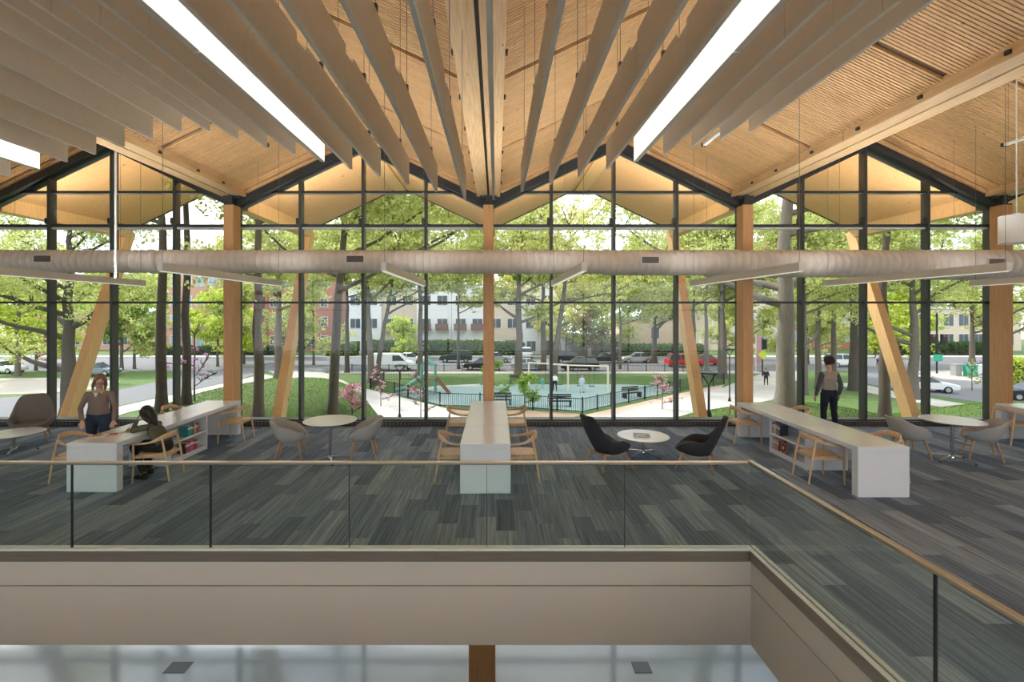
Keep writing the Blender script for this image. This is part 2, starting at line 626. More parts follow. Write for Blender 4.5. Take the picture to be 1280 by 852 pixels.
# ---- window front: one window per bay with mullions, transoms and panes
ROWS = (0.10, 2.95, 4.81, 5.635, 9.0)
FRAMEH = 0.27
FLOOD = 24.0
wn = 0
for k in range(-3, 3):
    wn += 1
    wroot = tag(bpy.data.objects.new('window_%d' % wn, None), kind='structure')
    COL.objects.link(wroot)
    x0 = V(k)
    wroot.location = (x0, YW, 0)
    step = BAY / 4
    for j in range(4):
        top = ceil_z(x0 + j * step) - 0.05
        MB().box(j * step - 0.032, j * step + 0.032, -0.13, 0.07, 0.05, top).build('mullion', 'mullion_grey', wroot)
        if j:
            # flood light on the transom, plus an outer one added to light the soffit
            fl = MB().box(j * step - 0.10, j * step - 0.032, -0.12, -0.02, 4.86, 5.0).build('flood_light', 'dark_steel', wroot)
            fo = MB().box(j * step - 0.09, j * step + 0.09, 0.10, 0.22, 4.80, 4.90).build('flood_light', 'dark_steel', wroot)
            MB().box(j * step - 0.07, j * step + 0.07, 0.12, 0.20, 4.90, 4.905).build('added_flood_lens', 'lamp_diffuser', fo)
            la = bpy.data.lights.new('added_flood_lamp', 'AREA')
            la.shape, la.size, la.size_y = 'RECTANGLE', 0.14, 0.08
            la.energy, la.color = FLOOD, (1.0, 0.88, 0.74)
            lo = bpy.data.objects.new('added_flood_lamp', la)
            COL.objects.link(lo)
            lo.parent = fo
            lo.location = (j * step, 0.16, 4.915)
            lo.rotation_euler = Vector((0, 0.75, 1)).to_track_quat('-Z', 'Y').to_euler()
    for z, h in ((0.05, 0.07), (2.93, 0.05), (4.79, 0.06), (5.61, 0.05)):
        # transom runs as far as the sloping frame allows
        cut = 0.0
        if z > VZ - FRAMEH:
            cut = (z - (VZ - FRAMEH)) / RISE * 0.6
        MB().box(cut, BAY - cut, -0.10, 0.06, z, z + h).build('transom', 'dark_steel', wroot)
        if z > 4 and z < 5:
            MB().box(cut + 0.03, BAY - cut - 0.03, -0.07, 0.05, z - 0.05, z - 0.005).build('light_strip', 'light_trim', wroot)
    for s in (0, 1):
        xa, xb, za, zb = ((0, HB, VZ, RZ), (HB, BAY, RZ, VZ))[s]
        MB().prism([(xa, za - FRAMEH), (xb, zb - FRAMEH), (xb, zb + 0.04), (xa, za + 0.04)], 'y', -0.24, 0.02).build('sloping_frame', 'dark_steel', wroot)
        MB().prism([(xa, za - FRAMEH - 0.045), (xb, zb - FRAMEH - 0.045), (xb, zb - FRAMEH), (xa, za - FRAMEH)], 'y', -0.10, 0.05).build('head_trim', 'mullion_grey', wroot)
        # half-round timber roll that closes the ceiling against the frame
        MB().tube([(xa + (0.29 if s == 0 else 0.0), -0.25, za - 0.03 + (0.29 * RISE if s == 0 else 0)), (xb - (0.29 if s == 1 else 0.0), -0.25, zb - 0.03 + (0.29 * RISE if s == 1 else 0))], 0.055, 10).build('closing_roll', 'ceiling_wood', wroot, smooth=50)
    for j in range(4):
        xa, xb = j * step + 0.03, (j + 1) * step - 0.03
        for a, bb in zip(ROWS[:-1], ROWS[1:]):
            poly = [(xa, a), (xb, a), (xb, bb), (xa, bb)]
            # below the sloping frame: z <= VZ-FRAMEH + RISE*x (left half) or mirrored
            if j < 2: poly = clip_poly(poly, -RISE, 1.0, VZ - FRAMEH - 0.02)
            else:     poly = clip_poly(poly, RISE, 1.0, VZ - FRAMEH - 0.02 + RISE * BAY)
            if len(poly) >= 3:
                MB().prism(poly, 'y', -0.006, 0.006).build('pane', 'window_glass', wroot)
# lower storey window front (below the floor slab) and the glazed back of the hall
def plain_front(name, xs, y, z0, z1, zs):
    r = tag(bpy.data.objects.new(name, None), kind='structure')
    COL.objects.link(r)
    r.location = (0, y, 0)
    for x in xs:
        MB().box(x - 0.05, x + 0.05, -0.08, 0.08, z0, z1).build('mullion', 'mullion_grey', r)
    for z in zs:
        MB().box(xs[0], xs[-1], -0.06, 0.06, z - 0.04, z + 0.04).build('transom', 'mullion_grey', r)
    for a, b in zip(xs[:-1], xs[1:]):
        MB().box(a + 0.05, b - 0.05, -0.005, 0.005, z0, z1).build('pane', 'window_glass', r)
xs = [V0 + BAY * k / 2 for k in range(-6, 7)]
plain_front('window_7', xs, YW, -4.2, -0.95, (-4.15, -2.6, -1.0))
plain_front('window_8', xs, -9.0, 0.0, 5.45, (0.1, 2.9, 5.4))

# ---- floor slab with carpet planks, the void, white fascia, lower floor
RAILY, RAILX = 5.30, 2.81
XL, XR = V(-3), V(3)
mb = MB()
mb.box(XL, XR, RAILY + 0.06, YW + 0.15, -0.90, -0.006)
mb.box(RAILX + 0.06, XR, -9, RAILY + 0.06, -0.90, -0.006)
mb.box(XL, RAILX + 0.06, -9, 1.2, -0.90, -0.006)
floor = tag(mb.build('floor', 'white_paint'), kind='structure')
def plank_rows():
    """(distance, centre x, centre y, length) of every carpet plank"""
    out = []
    r0, r1 = int((XL + 50) / PLW), int((XR + 50) / PLW)
    for r in range(r0, r1 + 1):
        xc = r * PLW - 50 + PLW / 2
        if xc < XL + 0.13 or xc > XR - 0.13:
            continue
        off = ((r * 7) % 5) * PLL / 5.0
        ymin = RAILY + 0.1 if xc < RAILX + 0.2 else 0.5
        c = math.floor((ymin + 50 + off) / PLL)
        while True:
            a = c * PLL - 50 - off
            b = a + PLL
            if a > 11.54: break
            a2, b2 = max(a, ymin), min(b, 11.54)
            if b2 - a2 > 0.05:
                out.append((xc, a2, b2))
            c += 1
    return out
full = MB().box(-PLW / 2 + 0.0012, PLW / 2 - 0.0012, -PLL / 2 + 0.0012, PLL / 2 - 0.0012, -0.006, 0.0).mesh('carpet_plank', ['carpet'])
vis, rest = [], []
for xc, a, b in plank_rows():
    yc = (a + b) / 2
    px = VPX + FPX * xc / max(yc, 0.5)
    py = VPY + FPX * EYE / max(yc, 0.5)
    seen = -20 < px < 1300 and py < 900
    if seen and abs(b - a - PLL) < 1e-6: vis.append((yc, xc, a, b))
    else: rest.append((xc, a, b))
vis.sort()
for yc, xc, a, b in vis[:295]:
    link('carpet_plank', full, floor, (xc, yc, 0))
mb = MB()
for xc, a, b in rest + [(q[1], q[2], q[3]) for q in vis[295:]]:
    mb.box(xc - PLW / 2 + 0.0012, xc + PLW / 2 - 0.0012, a + 0.0012, b - 0.0012, -0.006, 0.0)
tag(mb.build('carpet_planks', 'carpet', floor), kind='stuff')
tag(MB().box(XL, RAILX, -9, 1.15, -0.006, 0.0).build('carpet_back', 'carpet', floor))

fas = tag(bpy.data.objects.new('slab_fascia', None), kind='structure')
COL.objects.link(fas)
def fascia(x0, x1, y0, y1):
    MB().box(x0, x1, y0, y1, -0.268, -0.005).build('upper_band', 'white_paint', fas)
    MB().box(x0, x1, y0, y1, -0.92, -0.280).build('lower_panel', 'white_paint', fas)
fascia(XL, RAILX + 0.03, RAILY - 0.03, RAILY + 0.06)
fascia(RAILX - 0.03, RAILX + 0.06, 1.2, RAILY - 0.031)
fascia(XL, RAILX - 0.031, 1.2, 1.29)
lf = tag(MB().box(XL, XR, -9, YW, -4.5, -4.2).build('lower_floor', 'concrete'), kind='structure')
for px, wv, lab in ((223, 0.42, 'dark slate floor box lid in the concrete downstairs left of the timber post'),
                    (802, 0.34, 'small dark slate floor box lid in the concrete downstairs right of the timber post')):
    d = FPX * 6.9 / (834 - VPY)
    o = MB().box(-wv / 2, wv / 2, -0.15, 0.15, 0, 0.008).build('floor_box', 'slate_lid', loc=((px - VPX) / FPX * d, d, -4.2), bevel=0.003, seg=1)
    tag(o, lab, 'floor box')
c = tag(MB().box(-0.24, 0.24, -0.24, 0.24, -4.2, -0.91).build('timber_column', 'column_wood', loc=(-0.25, 8.9, 0), bevel=0.01, seg=1), kind='structure')
# side walls
tag(MB().box(XL - 0.2, XL, -9, YW, -4.5, VZ).build('wall_left', 'wall_paint'), kind='structure')
tag(MB().box(XR, XR + 0.2, -9, YW, -4.5, VZ).build('wall_right', 'wall_paint'), kind='structure')
tag(MB().box(XL, XR, -9.2, -9.0, -4.5, -0.1).build('wall_back', 'wall_paint'), kind='structure')
# dark sill box with a long floor grille
sb = tag(bpy.data.objects.new('baseboard_front', None), kind='structure')
COL.objects.link(sb)
MB().box(XL, XR, 11.56, YW - 0.1, 0.0, 0.10).build('sill_box', 'dark_steel', sb)
MB().box(XL, XR, YW - 0.16, YW + 0.12, 0.0, 0.13).build('sill_cap', 'mullion_grey', sb)
m = MB()
x = -13.0
while x < 13.0:
    m.box(x, x + 0.05, 11.545, 11.56, 0.025, 0.075)
    x += 0.09
tag(m.build('grille_slots', 'grille_dark', sb), kind='stuff')

# ---- glass guardrails
def guard(label, along, a_list, fixed, dark):
    g = thing('glass_guardrail', label, 'railing', group=None)
    g.location = (0, 0, 0)
    lo, hi = a_list[0], a_list[-1]
    def bx(a0, a1, w0, w1, z0, z1):
        m = MB()
        return m.box(a0, a1, fixed + w0, fixed + w1, z0, z1) if along == 'x' else m.box(fixed + w0, fixed + w1, a0, a1, z0, z1)
    bx(lo, hi, -0.05, 0.05, -0.004, 0.115).build('base_shoe', 'shoe_steel', g, bevel=0.004, seg=1)
    bx(lo, hi, -0.05, -0.012, 0.115, 0.13).build('shoe_trim', 'light_trim', g)
    bx(lo, hi, 0.012, 0.05, 0.115, 0.13).build('shoe_trim', 'light_trim', g)
    bx(lo, hi, -0.026, 0.026, 1.04, 1.075).build('handrail', 'handrail_metal', g, bevel=0.008, seg=2)
    for i, (a, b) in enumerate(zip(a_list[:-1], a_list[1:])):
        bx(a + 0.008, b - 0.008, -0.007, 0.007, 0.10, 1.04).build('glass_panel', 'rail_glass', g)
    for i, a in enumerate(a_list[1:-1]):
        t = 0.010 if a in dark else 0.003
        bx(a - t, a + t, -0.006, 0.006, 0.13, 1.04).build('joint_gasket', 'gasket', g)
    return g
fx = [-13.65, -12.15, -10.65, -9.15, -7.65, -6.15, -4.65, -3.13, -1.61, -0.10, 1.41, RAILX]
fx[-1] -= 0.052
guard('long frameless glass guardrail along the balcony edge facing the window wall', 'x', fx, RAILY, (-4.65, -3.13))
guard('short frameless glass guardrail running back from the balcony corner', 'y', [1.2, 3.09, RAILY + 0.05], RAILX, (3.09,))

# ---- acoustic baffles and glowing baffle lights under the ceiling
def baf_z(x):
    u = abs((x - V0) / BAY - round((x - V0) / BAY)) * BAY
    return 3.876 + 0.265 * u
SEG = [(5.18, 3.005), (2.995, 0.855), (0.845, -1.3), (-1.31, -3.4)]
LIT = (-16, -6, 5)
H = 0.285
def segpoly(y1, y0):
    return [(y0, 0), (y1, 0), (y1, H - 0.0), (y1 - 0.10, H), (y0 + 0.16, H), (y0 + 0.12, H - 0.05), (y0, H - 0.05)]
segm = [MB().prism(segpoly(a, b), 'x', -0.0125, 0.0125).mesh('panel', ['baffle_felt']) for a, b in SEG]
edgem = [MB().box(-0.0126, 0.0126, b, a, -0.002, 0.004).mesh('bottom_edge', ['baffle_edge']) for a, b in SEG]
litm = [[MB().box(*((0.0, 0.02) if sgn > 0 else (-0.02, 0.0)), b - 0.005, a - 0.004, 0.004, H - 0.03).mesh('glowing_panel', ['lamp_panel']) for a, b in SEG] for sgn in (1, -1)]
backm = [[MB().box(*((-0.02, 0.0) if sgn > 0 else (0.0, 0.02)), b - 0.005, a - 0.004, 0.004, H - 0.03).mesh('back_board', ['baffle_felt']) for a, b in SEG] for sgn in (1, -1)]
caprm = [MB().box(-0.024, 0.024, b, a, H - 0.03, H).mesh('top_housing', ['lamp_white']) for a, b in SEG]
baselm = [MB().box(-0.022, 0.022, b, a, -0.002, 0.004).mesh('bottom_trim', ['lamp_white']) for a, b in SEG]
wirem = {}
def wire_at(parent, y, ztop, z0=0.0, r=0.0028, name='wire'):
    key = (round(ztop - z0, 2), r)
    if key not in wirem:
        wirem[key] = MB().tube([(0, 0, 0), (0, 0, key[0])], r, 5).mesh('wire', ['wire'])
    return link(name, wirem[key], parent, (0, y, z0))
clipm = MB().box(-0.012, 0.012, -0.012, 0.012, -0.02, 0.045).mesh('clip', ['clip_dark'])
def ordinal(n):
    return ['first', 'second', 'third', 'fourth', 'fifth', 'sixth', 'seventh', 'eighth', 'ninth', 'tenth'][n - 1]
for i in range(-22, 10):
    x = V0 + 0.305 * (i + 0.5)
    zb = baf_z(x)
    if i in LIT:
        lab = {-16: 'glowing white baffle light left of the timber roof ridge, far from the middle beam',
               -6: 'glowing white baffle light left of the middle timber beam',
               5: 'glowing white baffle light right of the middle timber beam'}[i]
        t = thing('baffle_light', lab, 'ceiling light', (x, 0, zb), group='glowing baffle lights')
        for q in range(len(SEG)):
            link('glowing_panel', litm[0 if i < 0 else 1][q], t)
            link('back_board', backm[0 if i < 0 else 1][q], t)
            link('top_housing', caprm[q], t)
            link('bottom_trim', baselm[q], t)
    else:
        if i >= 0:
            n = i + 1
            lab = 'beige felt ceiling baffle, %s to the right of the middle timber beam' % ordinal(n) if i < 5 else \
                  'beige felt ceiling baffle, %s beyond the right glowing baffle light' % ordinal(i - 5)
        elif i > -6:
            lab = 'beige felt ceiling baffle, %s to the left of the middle timber beam' % ordinal(-i)
        elif i > -16:
            lab = 'beige felt baffle between two glowing lights, %s left of the inner one' % ordinal(-i - 6)
        else:
            lab = 'beige felt ceiling baffle beyond the outermost left glowing light, %s from it' % ordinal(-i - 16)
        t = thing('acoustic_baffle', lab, 'baffle', (x, 0, zb), group='felt baffles under the ceiling')
        for q in range(len(SEG)):
            link('panel', segm[q], t)
            link('bottom_edge', edgem[q], t)
    cz = ceil_z(x) - zb
    for y in (4.75, 3.45, 2.55):
        wire_at(t, y, cz, H)
        link('clip', clipm, t, (0, y, H))

# ---- suspended linear lights
for X, lab in ((-7.28, 'slim white pendant light bar with an extra grey feed pole'),
               (-4.45, 'slim white pendant light bar over the left round table'),
               (-1.49, 'slim white pendant light bar just left of the middle column'),
               (1.17, 'slim white pendant light bar just right of the middle column'),
               (4.05, 'slim white pendant light bar ending at the third column'),
               (6.80, 'slim white pendant light bar over the man at the window'),
               (9.83, 'slim white pendant light bar by the hanging drum lamp')):
    t = thing('linear_pendant', lab, 'pendant light', (X, 0, 3.25), group='slim linear pendants')
    m = MB().box(-0.035, 0.035, 6.4, 10.0, 0.008, 0.095)
    m.box(-0.035, -0.028, 6.4, 10.0, 0.095, 0.122).box(0.028, 0.035, 6.4, 10.0, 0.095, 0.122)
    m.box(-0.028, 0.028, 6.4, 6.407, 0.095, 0.122).box(-0.028, 0.028, 9.993, 10.0, 0.095, 0.122)
    m.build('housing', 'lamp_white', t)
    MB().box(-0.028, 0.028, 6.43, 9.97, 0.0, 0.008).build('diffuser', 'lamp_diffuser', t)
    MB().box(-0.025, 0.025, 6.45, 9.2, 0.095, 0.099).build('uplight', 'lamp_uplight', t)
    cz = ceil_z(X) - 3.25
    for y in (6.45, 9.9):
        wire_at(t, y, cz + 0.01, 0.11, 0.0035)
    if X < -7:
        MB().tube([(0, 9.25, 0.05), (0, 9.25, ceil_z(X) - 3.25)], 0.022, 8).build('feed_pole', 'light_trim', t, smooth=50)
# unseen light bars added behind the camera to brighten ceiling and baffles
for X in (-13.2, -10.2, -7.28, -4.45, -1.49, 1.17, 4.05, 6.8, 9.83, 12.8):
    t = thing('linear_pendant', 'added unseen pendant light bar brightening the hall from its rear half', 'pendant light', (X, 0, 3.25), group='added linear pendants in the rear half')
    MB().box(-0.035, 0.035, -5.2, -1.6, 0.008, 0.085).build('housing', 'lamp_white', t, bevel=0.004, seg=1)
    MB().box(-0.028, 0.028, -5.17, -1.63, 0.0, 0.008).build('diffuser', 'lamp_diffuser', t)
    MB().box(-0.025, 0.025, -5.15, -1.65, 0.085, 0.089).build('uplight', 'lamp_uplight', t)
    for y in (-5.1, -1.7):
        wire_at(t, y, ceil_z(X) - 3.24, 0.088, 0.0035)
for X, lab in ((-4.0, 'short white strip light under the ceiling left of the middle beam'),
               (3.62, 'short white strip light under the ceiling near the right baffles'),
               (8.85, 'short white strip light above the hanging drum lamp')):
    t = thing('strip_light', lab, 'strip light', (X, 0, 5.6), group='short strip lights')
    MB().box(-0.03, 0.03, 7.35, 8.4, 0.0, 0.05).build('housing', 'lamp_white', t, bevel=0.006, seg=1)
    MB().box(-0.04, 0.04, 8.4, 8.44, -0.005, 0.055).build('end_cap', 'clip_dark', t)
    for y in (7.4, 8.35):
        wire_at(t, y, ceil_z(X) - 5.59, 0.05, 0.0035)
t = thing('drum_pendant', 'off-white drum pendant lamp hanging beside the right column', 'pendant light', (8.08, 7.5, 3.78))
MB().lathe([(0.19, 0.0), (0.205, 0.0), (0.205, 0.43), (0.19, 0.43), (0.19, 0.0)], 32, cap=False).build('shade', 'lamp_white', t, smooth=40)
MB().lathe([(0.189, 0.36), (0.189, 0.37)], 32).build('diffuser', 'lamp_diffuser', t)
MB().lathe([(0.05, 0.43), (0.05, 0.47)], 16).build('cap', 'lamp_white', t, smooth=40)
MB().tube([(0, 0, 0.36), (0, 0, ceil_z(8.08) - 3.78)], 0.009, 8).build('rod', 'light_trim', t, smooth=50)

# ---- spiral duct along the window
DY, DTOP = 10.55, 4.07
duct = thing('spiral_duct', 'long cream spiral ventilation duct running across in front of the columns', 'duct', (0, DY, 0))
secs = [(-18.3, -7.5, .49), (-7.5, -0.95, .50), (-0.95, 2.4, .52), (2.4, 5.9, .55), (5.9, 9.2, .59), (9.2, 18.0, .64)]
for a, b, dia in secs:
    prof = []
    x = a + 0.05
    r = dia / 2
    prof.append((r, a))
    while x < b - 0.05:
        prof += [(r, x), (r + 0.009, x + 0.008), (r + 0.009, x + 0.016), (r, x + 0.026)]
        x += 0.155
    prof.append((r, b))
    MB().lathe(prof, 40, (0, 0, DTOP - r), axis='x').build('duct_section', 'duct_paint', duct, smooth=60)
    MB().lathe([(r, b - 0.05), (r + 0.012, b - 0.05), (r + 0.022, b), (r + 0.012, b + 0.05), (r, b + 0.05)], 40, (0, 0, DTOP - r), axis='x').build('collar', 'duct_paint', duct, smooth=60)
for gx, r in ((-9.66, .245), (-3.0, .25), (3.28, .275), (10.6, .32)):
    zc = DTOP - r + 0.03
    yf = -r + 0.0
    g = MB()
    g.box(gx - 0.20, gx + 0.20, yf - 0.02, yf + 0.03, zc - 0.085, zc + 0.085)
    gg = g.build('grille', 'lamp_white', duct)
    MB().box(gx - 0.178, gx + 0.178, yf - 0.023, yf - 0.005, zc - 0.066, zc + 0.066).build('grille_core', 'grille_dark', gg)
    for q in range(5):
        zz = zc - 0.05 + q * 0.025
        MB().box(gx - 0.178, gx + 0.178, yf - 0.029, yf - 0.022, zz - 0.003, zz + 0.003).build('louvre', 'clip_dark', gg)
for x in (-10.5, -8.2, -5.2, -2.0, 1.5, 4.6, 7.5, 10.0):
    wire_at(duct, 0.0, ceil_z(x), DTOP, 0.003, 'hanger_rod').location.x = x

# ================================================================== furniture
def band(path, hs, ts, n=10):
    """sweep an upright rounded band along a path: hs = heights, ts = thicknesses"""
    P = [Vector(p) for p in path]
    m = MB()
    N = len(P)
    for i, p in enumerate(P):
        t = (P[min(i + 1, N - 1)] - P[max(i - 1, 0)]).normalized()
        s = t.cross(Vector((0, 0, 1))).normalized()
        u = s.cross(t).normalized()
        for k in range(n):
            a = 2 * PI * k / n
            ca, sa = math.cos(a), math.sin(a)
            ca = math.copysign(abs(ca) ** 0.6, ca)
            sa = math.copysign(abs(sa) ** 0.6, sa)
            m.v.append(tuple(p + s * (ca * ts[i] / 2) + u * (sa * hs[i] / 2)))
    for i in range(N - 1):
        for k in range(n):
            k2 = (k + 1) % n
            m.f.append((i * n + k2, i * n + k, (i + 1) * n + k, (i + 1) * n + k2))
            m.m.append(0)
    m.f.append(tuple(range(n)))
    m.f.append(tuple((N - 1) * n + k for k in reversed(range(n))))
    m.m += [0, 0]
    return m

def make_armchair(label):
    """bent-wood armchair; front is +x"""
    t = thing('wooden_armchair', label, 'chair')
    # seat: rounded square dish
    prof = []
    n = 28
    m = MB()
    rings = [(0.0, 0.437), (0.55, 0.437), (0.93, 0.446), (1.0, 0.442), (1.0, 0.425), (0.95, 0.415), (0.0, 0.413)]
    for (q, z) in rings:
        for k in range(n):
            a = 2 * PI * k / n
            ca, sa = math.cos(a), math.sin(a)
            x = math.copysign(abs(ca) ** 0.65, ca) * 0.235 * max(q, 0.02)
            y = math.copysign(abs(sa) ** 0.65, sa) * 0.235 * max(q, 0.02) * (1.0 if ca > 0 else 1 - 0.12 * ca * ca)
            m.v.append((x + 0.0, y, z))
    for i in range(len(rings) - 1):
        for k in range(n):
            k2 = (k + 1) % n
            m.f.append((i * n + k2, i * n + k, (i + 1) * n + k, (i + 1) * n + k2))
            m.m.append(0)
    m.build('seat', 'ash_wood', t, smooth=50)
    # arm rail: horseshoe
    path, hs, ts = [], [], []
    for i in range(33):
        u = -1 + 2 * i / 32.0
        a = u * R(118)
        x = -0.255 * math.cos(a) + 0.015
        y = 0.285 * math.sin(a)
        if abs(u) > 0.72:
            y *= 1.0 + 0.02 * (abs(u) - 0.72)
        ext = max(0, abs(u) - 0.60) * 0.32
        x += ext
        z = 0.722 - 0.098 * smoothstep(0.15, 0.85, abs(u))
        path.append((x, y, z))
        hs.append(0.085 - 0.052 * smoothstep(0.25, 0.75, abs(u)))
        ts.append(0.024 + 0.016 * smoothstep(0.3, 0.9, abs(u)))
    band(path, hs, ts).build('arm_rail', 'ash_wood', t, smooth=60)
    for s in (-1, 1):
        e = path[0] if s < 0 else path[-1]
        MB().tube([(0.245, s * 0.262, 0.0), (0.235, s * 0.262, 0.30), (e[0] - 0.022, e[1], e[2] - 0.008)], [0.0135, 0.018, 0.016], 10).build('leg', 'ash_wood', t, smooth=60)
        MB().tube([(-0.285, s * 0.225, 0.0), (-0.225, s * 0.222, 0.40), (-0.165, s * 0.215, 0.70)], [0.0135, 0.019, 0.013], 10).build('leg', 'ash_wood', t, smooth=60)
        MB().beam((0.232, s * 0.25, 0.405), (-0.222, s * 0.218, 0.405), 0.02, 0.036).build('seat_rail', 'ash_wood', t)
    MB().beam((0.232, -0.25, 0.405), (0.232, 0.25, 0.405), 0.02, 0.036).build('seat_rail', 'ash_wood', t)
    MB().beam((-0.222, -0.218, 0.405), (-0.222, 0.218, 0.405), 0.02, 0.036).build('seat_rail', 'ash_wood', t)
    return t

def shell(a, b, zs, zback, zarm, thick=0.05, z0=0.32, lean=0.06, back_deg=48, arm_deg=110, front_drop=0.0):
    """upholstered shell; front is +x"""
    n = 40
    m = MB()
    rings = []
    for i in range(9):
        ring = []
        for k in range(n):
            th = 2 * PI * k / n                      # 0 = back
            deg = abs(math.degrees(th if th <= PI else th - 2 * PI))
            g = 1 - smoothstep(back_deg * 0.55, back_deg * 1.7, deg)
            h = 1 - smoothstep(arm_deg, 172, deg)
            rim = zs - front_drop + (zarm - zs + front_drop) * h + (zback - zarm) * g
            ca, sa = math.cos(th), math.sin(th)
            ex = math.copysign(abs(ca) ** 0.85, ca)
            ey = math.copysign(abs(sa) ** 0.85, sa)
            ln = lean * smoothstep(zs, zback, rim) * (1 if ca > 0 else 0.2)
            if i == 0:   rr, z, l_ = 0.02, z0 + 0.0, 0
            elif i == 1: rr, z, l_ = 0.60, z0, 0
            elif i == 2: rr, z, l_ = 0.84, z0 + (rim - z0) * 0.30, 0.1
            elif i == 3: rr, z, l_ = 0.97, z0 + (rim - z0) * 0.72, 0.6
            elif i == 4: rr, z, l_ = 0.985, rim - 0.012, 1
            elif i == 5: rr, z, l_ = 0.985 - thick / a * 0.5, rim + 0.006, 1
            elif i == 6: rr, z, l_ = 0.985 - thick / a, rim - 0.014, 1
            elif i == 7: rr, z, l_ = 0.78, zs + (rim - zs) * 0.22 - 0.005, 0.25
            else:        rr, z, l_ = 0.03, zs, 0
            ring.append((-a * rr * ex - ln * l_, b * rr * ey, z))
        rings.append(ring)
    for r in rings:
        m.v += r
    for i in range(8):
        for k in range(n):
            k2 = (k + 1) % n
            m.f.append((i * n + k, i * n + k2, (i + 1) * n + k2, (i + 1) * n + k))
            m.m.append(0)
    m.f.append(tuple(reversed(range(n))))
    m.f.append(tuple(8 * n + k for k in range(n)))
    m.m += [0, 0]
    return m

def cushion(a, b, z, h):
    n = 32
    m = MB()
    rings = [(0.03, z + h), (0.55, z + h), (0.86, z + h * 0.85), (0.95, z + h * 0.45), (0.92, z), (0.03, z)]
    for (q, zz) in rings:
        for k in range(n):
            t = 2 * PI * k / n
            ca, sa = math.cos(t), math.sin(t)
            m.v.append((math.copysign(abs(ca) ** 0.7, ca) * a * q, math.copysign(abs(sa) ** 0.7, sa) * b * q, zz))
    for i in range(len(rings) - 1):
        for k in range(n):
            k2 = (k + 1) % n
            m.f.append((i * n + k2, i * n + k, (i + 1) * n + k, (i + 1) * n + k2))
            m.m.append(0)
    m.f.append(tuple(reversed(range(n))))
    m.m.append(0)
    return m

def make_tub(label):
    t = thing('tub_chair', label, 'chair')
    shell(0.31, 0.33, 0.41, 0.735, 0.615, 0.05, 0.335, 0.05, 60, 84).build('shell', 'grey_fabric', t, smooth=60)
    cushion(0.225, 0.235, 0.40, 0.055).build('seat_cushion', 'grey_fabric', t, smooth=60, loc=(0.02, 0, 0))
    for sx in (-1, 1):
        for sy in (-1, 1):
            MB().tube([(sx * 0.15, sy * 0.16, 0.345), (sx * 0.235, sy * 0.225, 0.0)], [0.021, 0.012], 10).build('leg', 'oak_leg', t, smooth=60)
        MB().beam((sx * 0.155, -0.17, 0.33), (sx * 0.155, 0.17, 0.33), 0.03, 0.028).build('leg_rail', 'oak_leg', t)
    return t

def make_lounge(label, fabric, legwood):
    t = thing('lounge_chair', label, 'armchair')
    shell(0.36, 0.38, 0.35, 0.93, 0.515, 0.06, 0.265, 0.14, 46, 96).build('shell', fabric, t, smooth=60)
    cushion(0.275, 0.285, 0.34, 0.07).build('seat_cushion', fabric, t, smooth=60, loc=(0.03, 0, 0))
    for sx in (-1, 1):
        for sy in (-1, 1):
            MB().tube([(sx * 0.20, sy * 0.20, 0.285), (sx * 0.315, sy * 0.285, 0.0)], [0.022, 0.012], 10).build('leg', legwood, t, smooth=60)
        MB().beam((sx * 0.20, -0.22, 0.265), (sx * 0.20, 0.22, 0.265), 0.034, 0.028).build('leg_rail', legwood, t)
    for sy in (-1, 1):
        MB().beam((-0.20, sy * 0.20, 0.265), (0.20, sy * 0.20, 0.265), 0.03, 0.026).build('leg_rail', legwood, t)
    return t

def make_round(label, name, h, dia, loc, rot):
    t = thing(name, label, 'table', loc, rot)
    r = dia / 2
    MB().lathe([(0.02, h - 0.024), (r - 0.03, h - 0.024), (r, h - 0.008), (r, h - 0.003), (r - 0.004, h), (0.02, h)], 56).build('table_top', 'table_white', t, smooth=35)
    MB().lathe([(0.10, h - 0.032), (0.10, h - 0.024)], 20).build('mounting_plate', 'dark_steel', t)
    MB().tube([(0, 0, 0.05), (0, 0, h - 0.03)], 0.026, 16).build('stem', 'chrome', t, smooth=50)
    MB().lathe([(0.05, 0.04), (0.05, 0.075), (0.03, 0.095)], 18).build('hub', 'chrome', t, smooth=50)
    for q in range(4):
        a = q * PI / 2
        c, s = math.cos(a), math.sin(a)
        f = MB().tube([(0.03 * c, 0.03 * s, 0.07), (0.18 * c, 0.18 * s, 0.055), (0.36 * c, 0.36 * s, 0.03)], [0.02, 0.016, 0.011], 8, flat=0.7).build('foot', 'chrome', t, smooth=50)
        MB().lathe([(0.017, 0.0), (0.017, 0.022)], 12, (0.35 * c, 0.35 * s, 0)).build('glide', 'dark_steel', f)
    return t

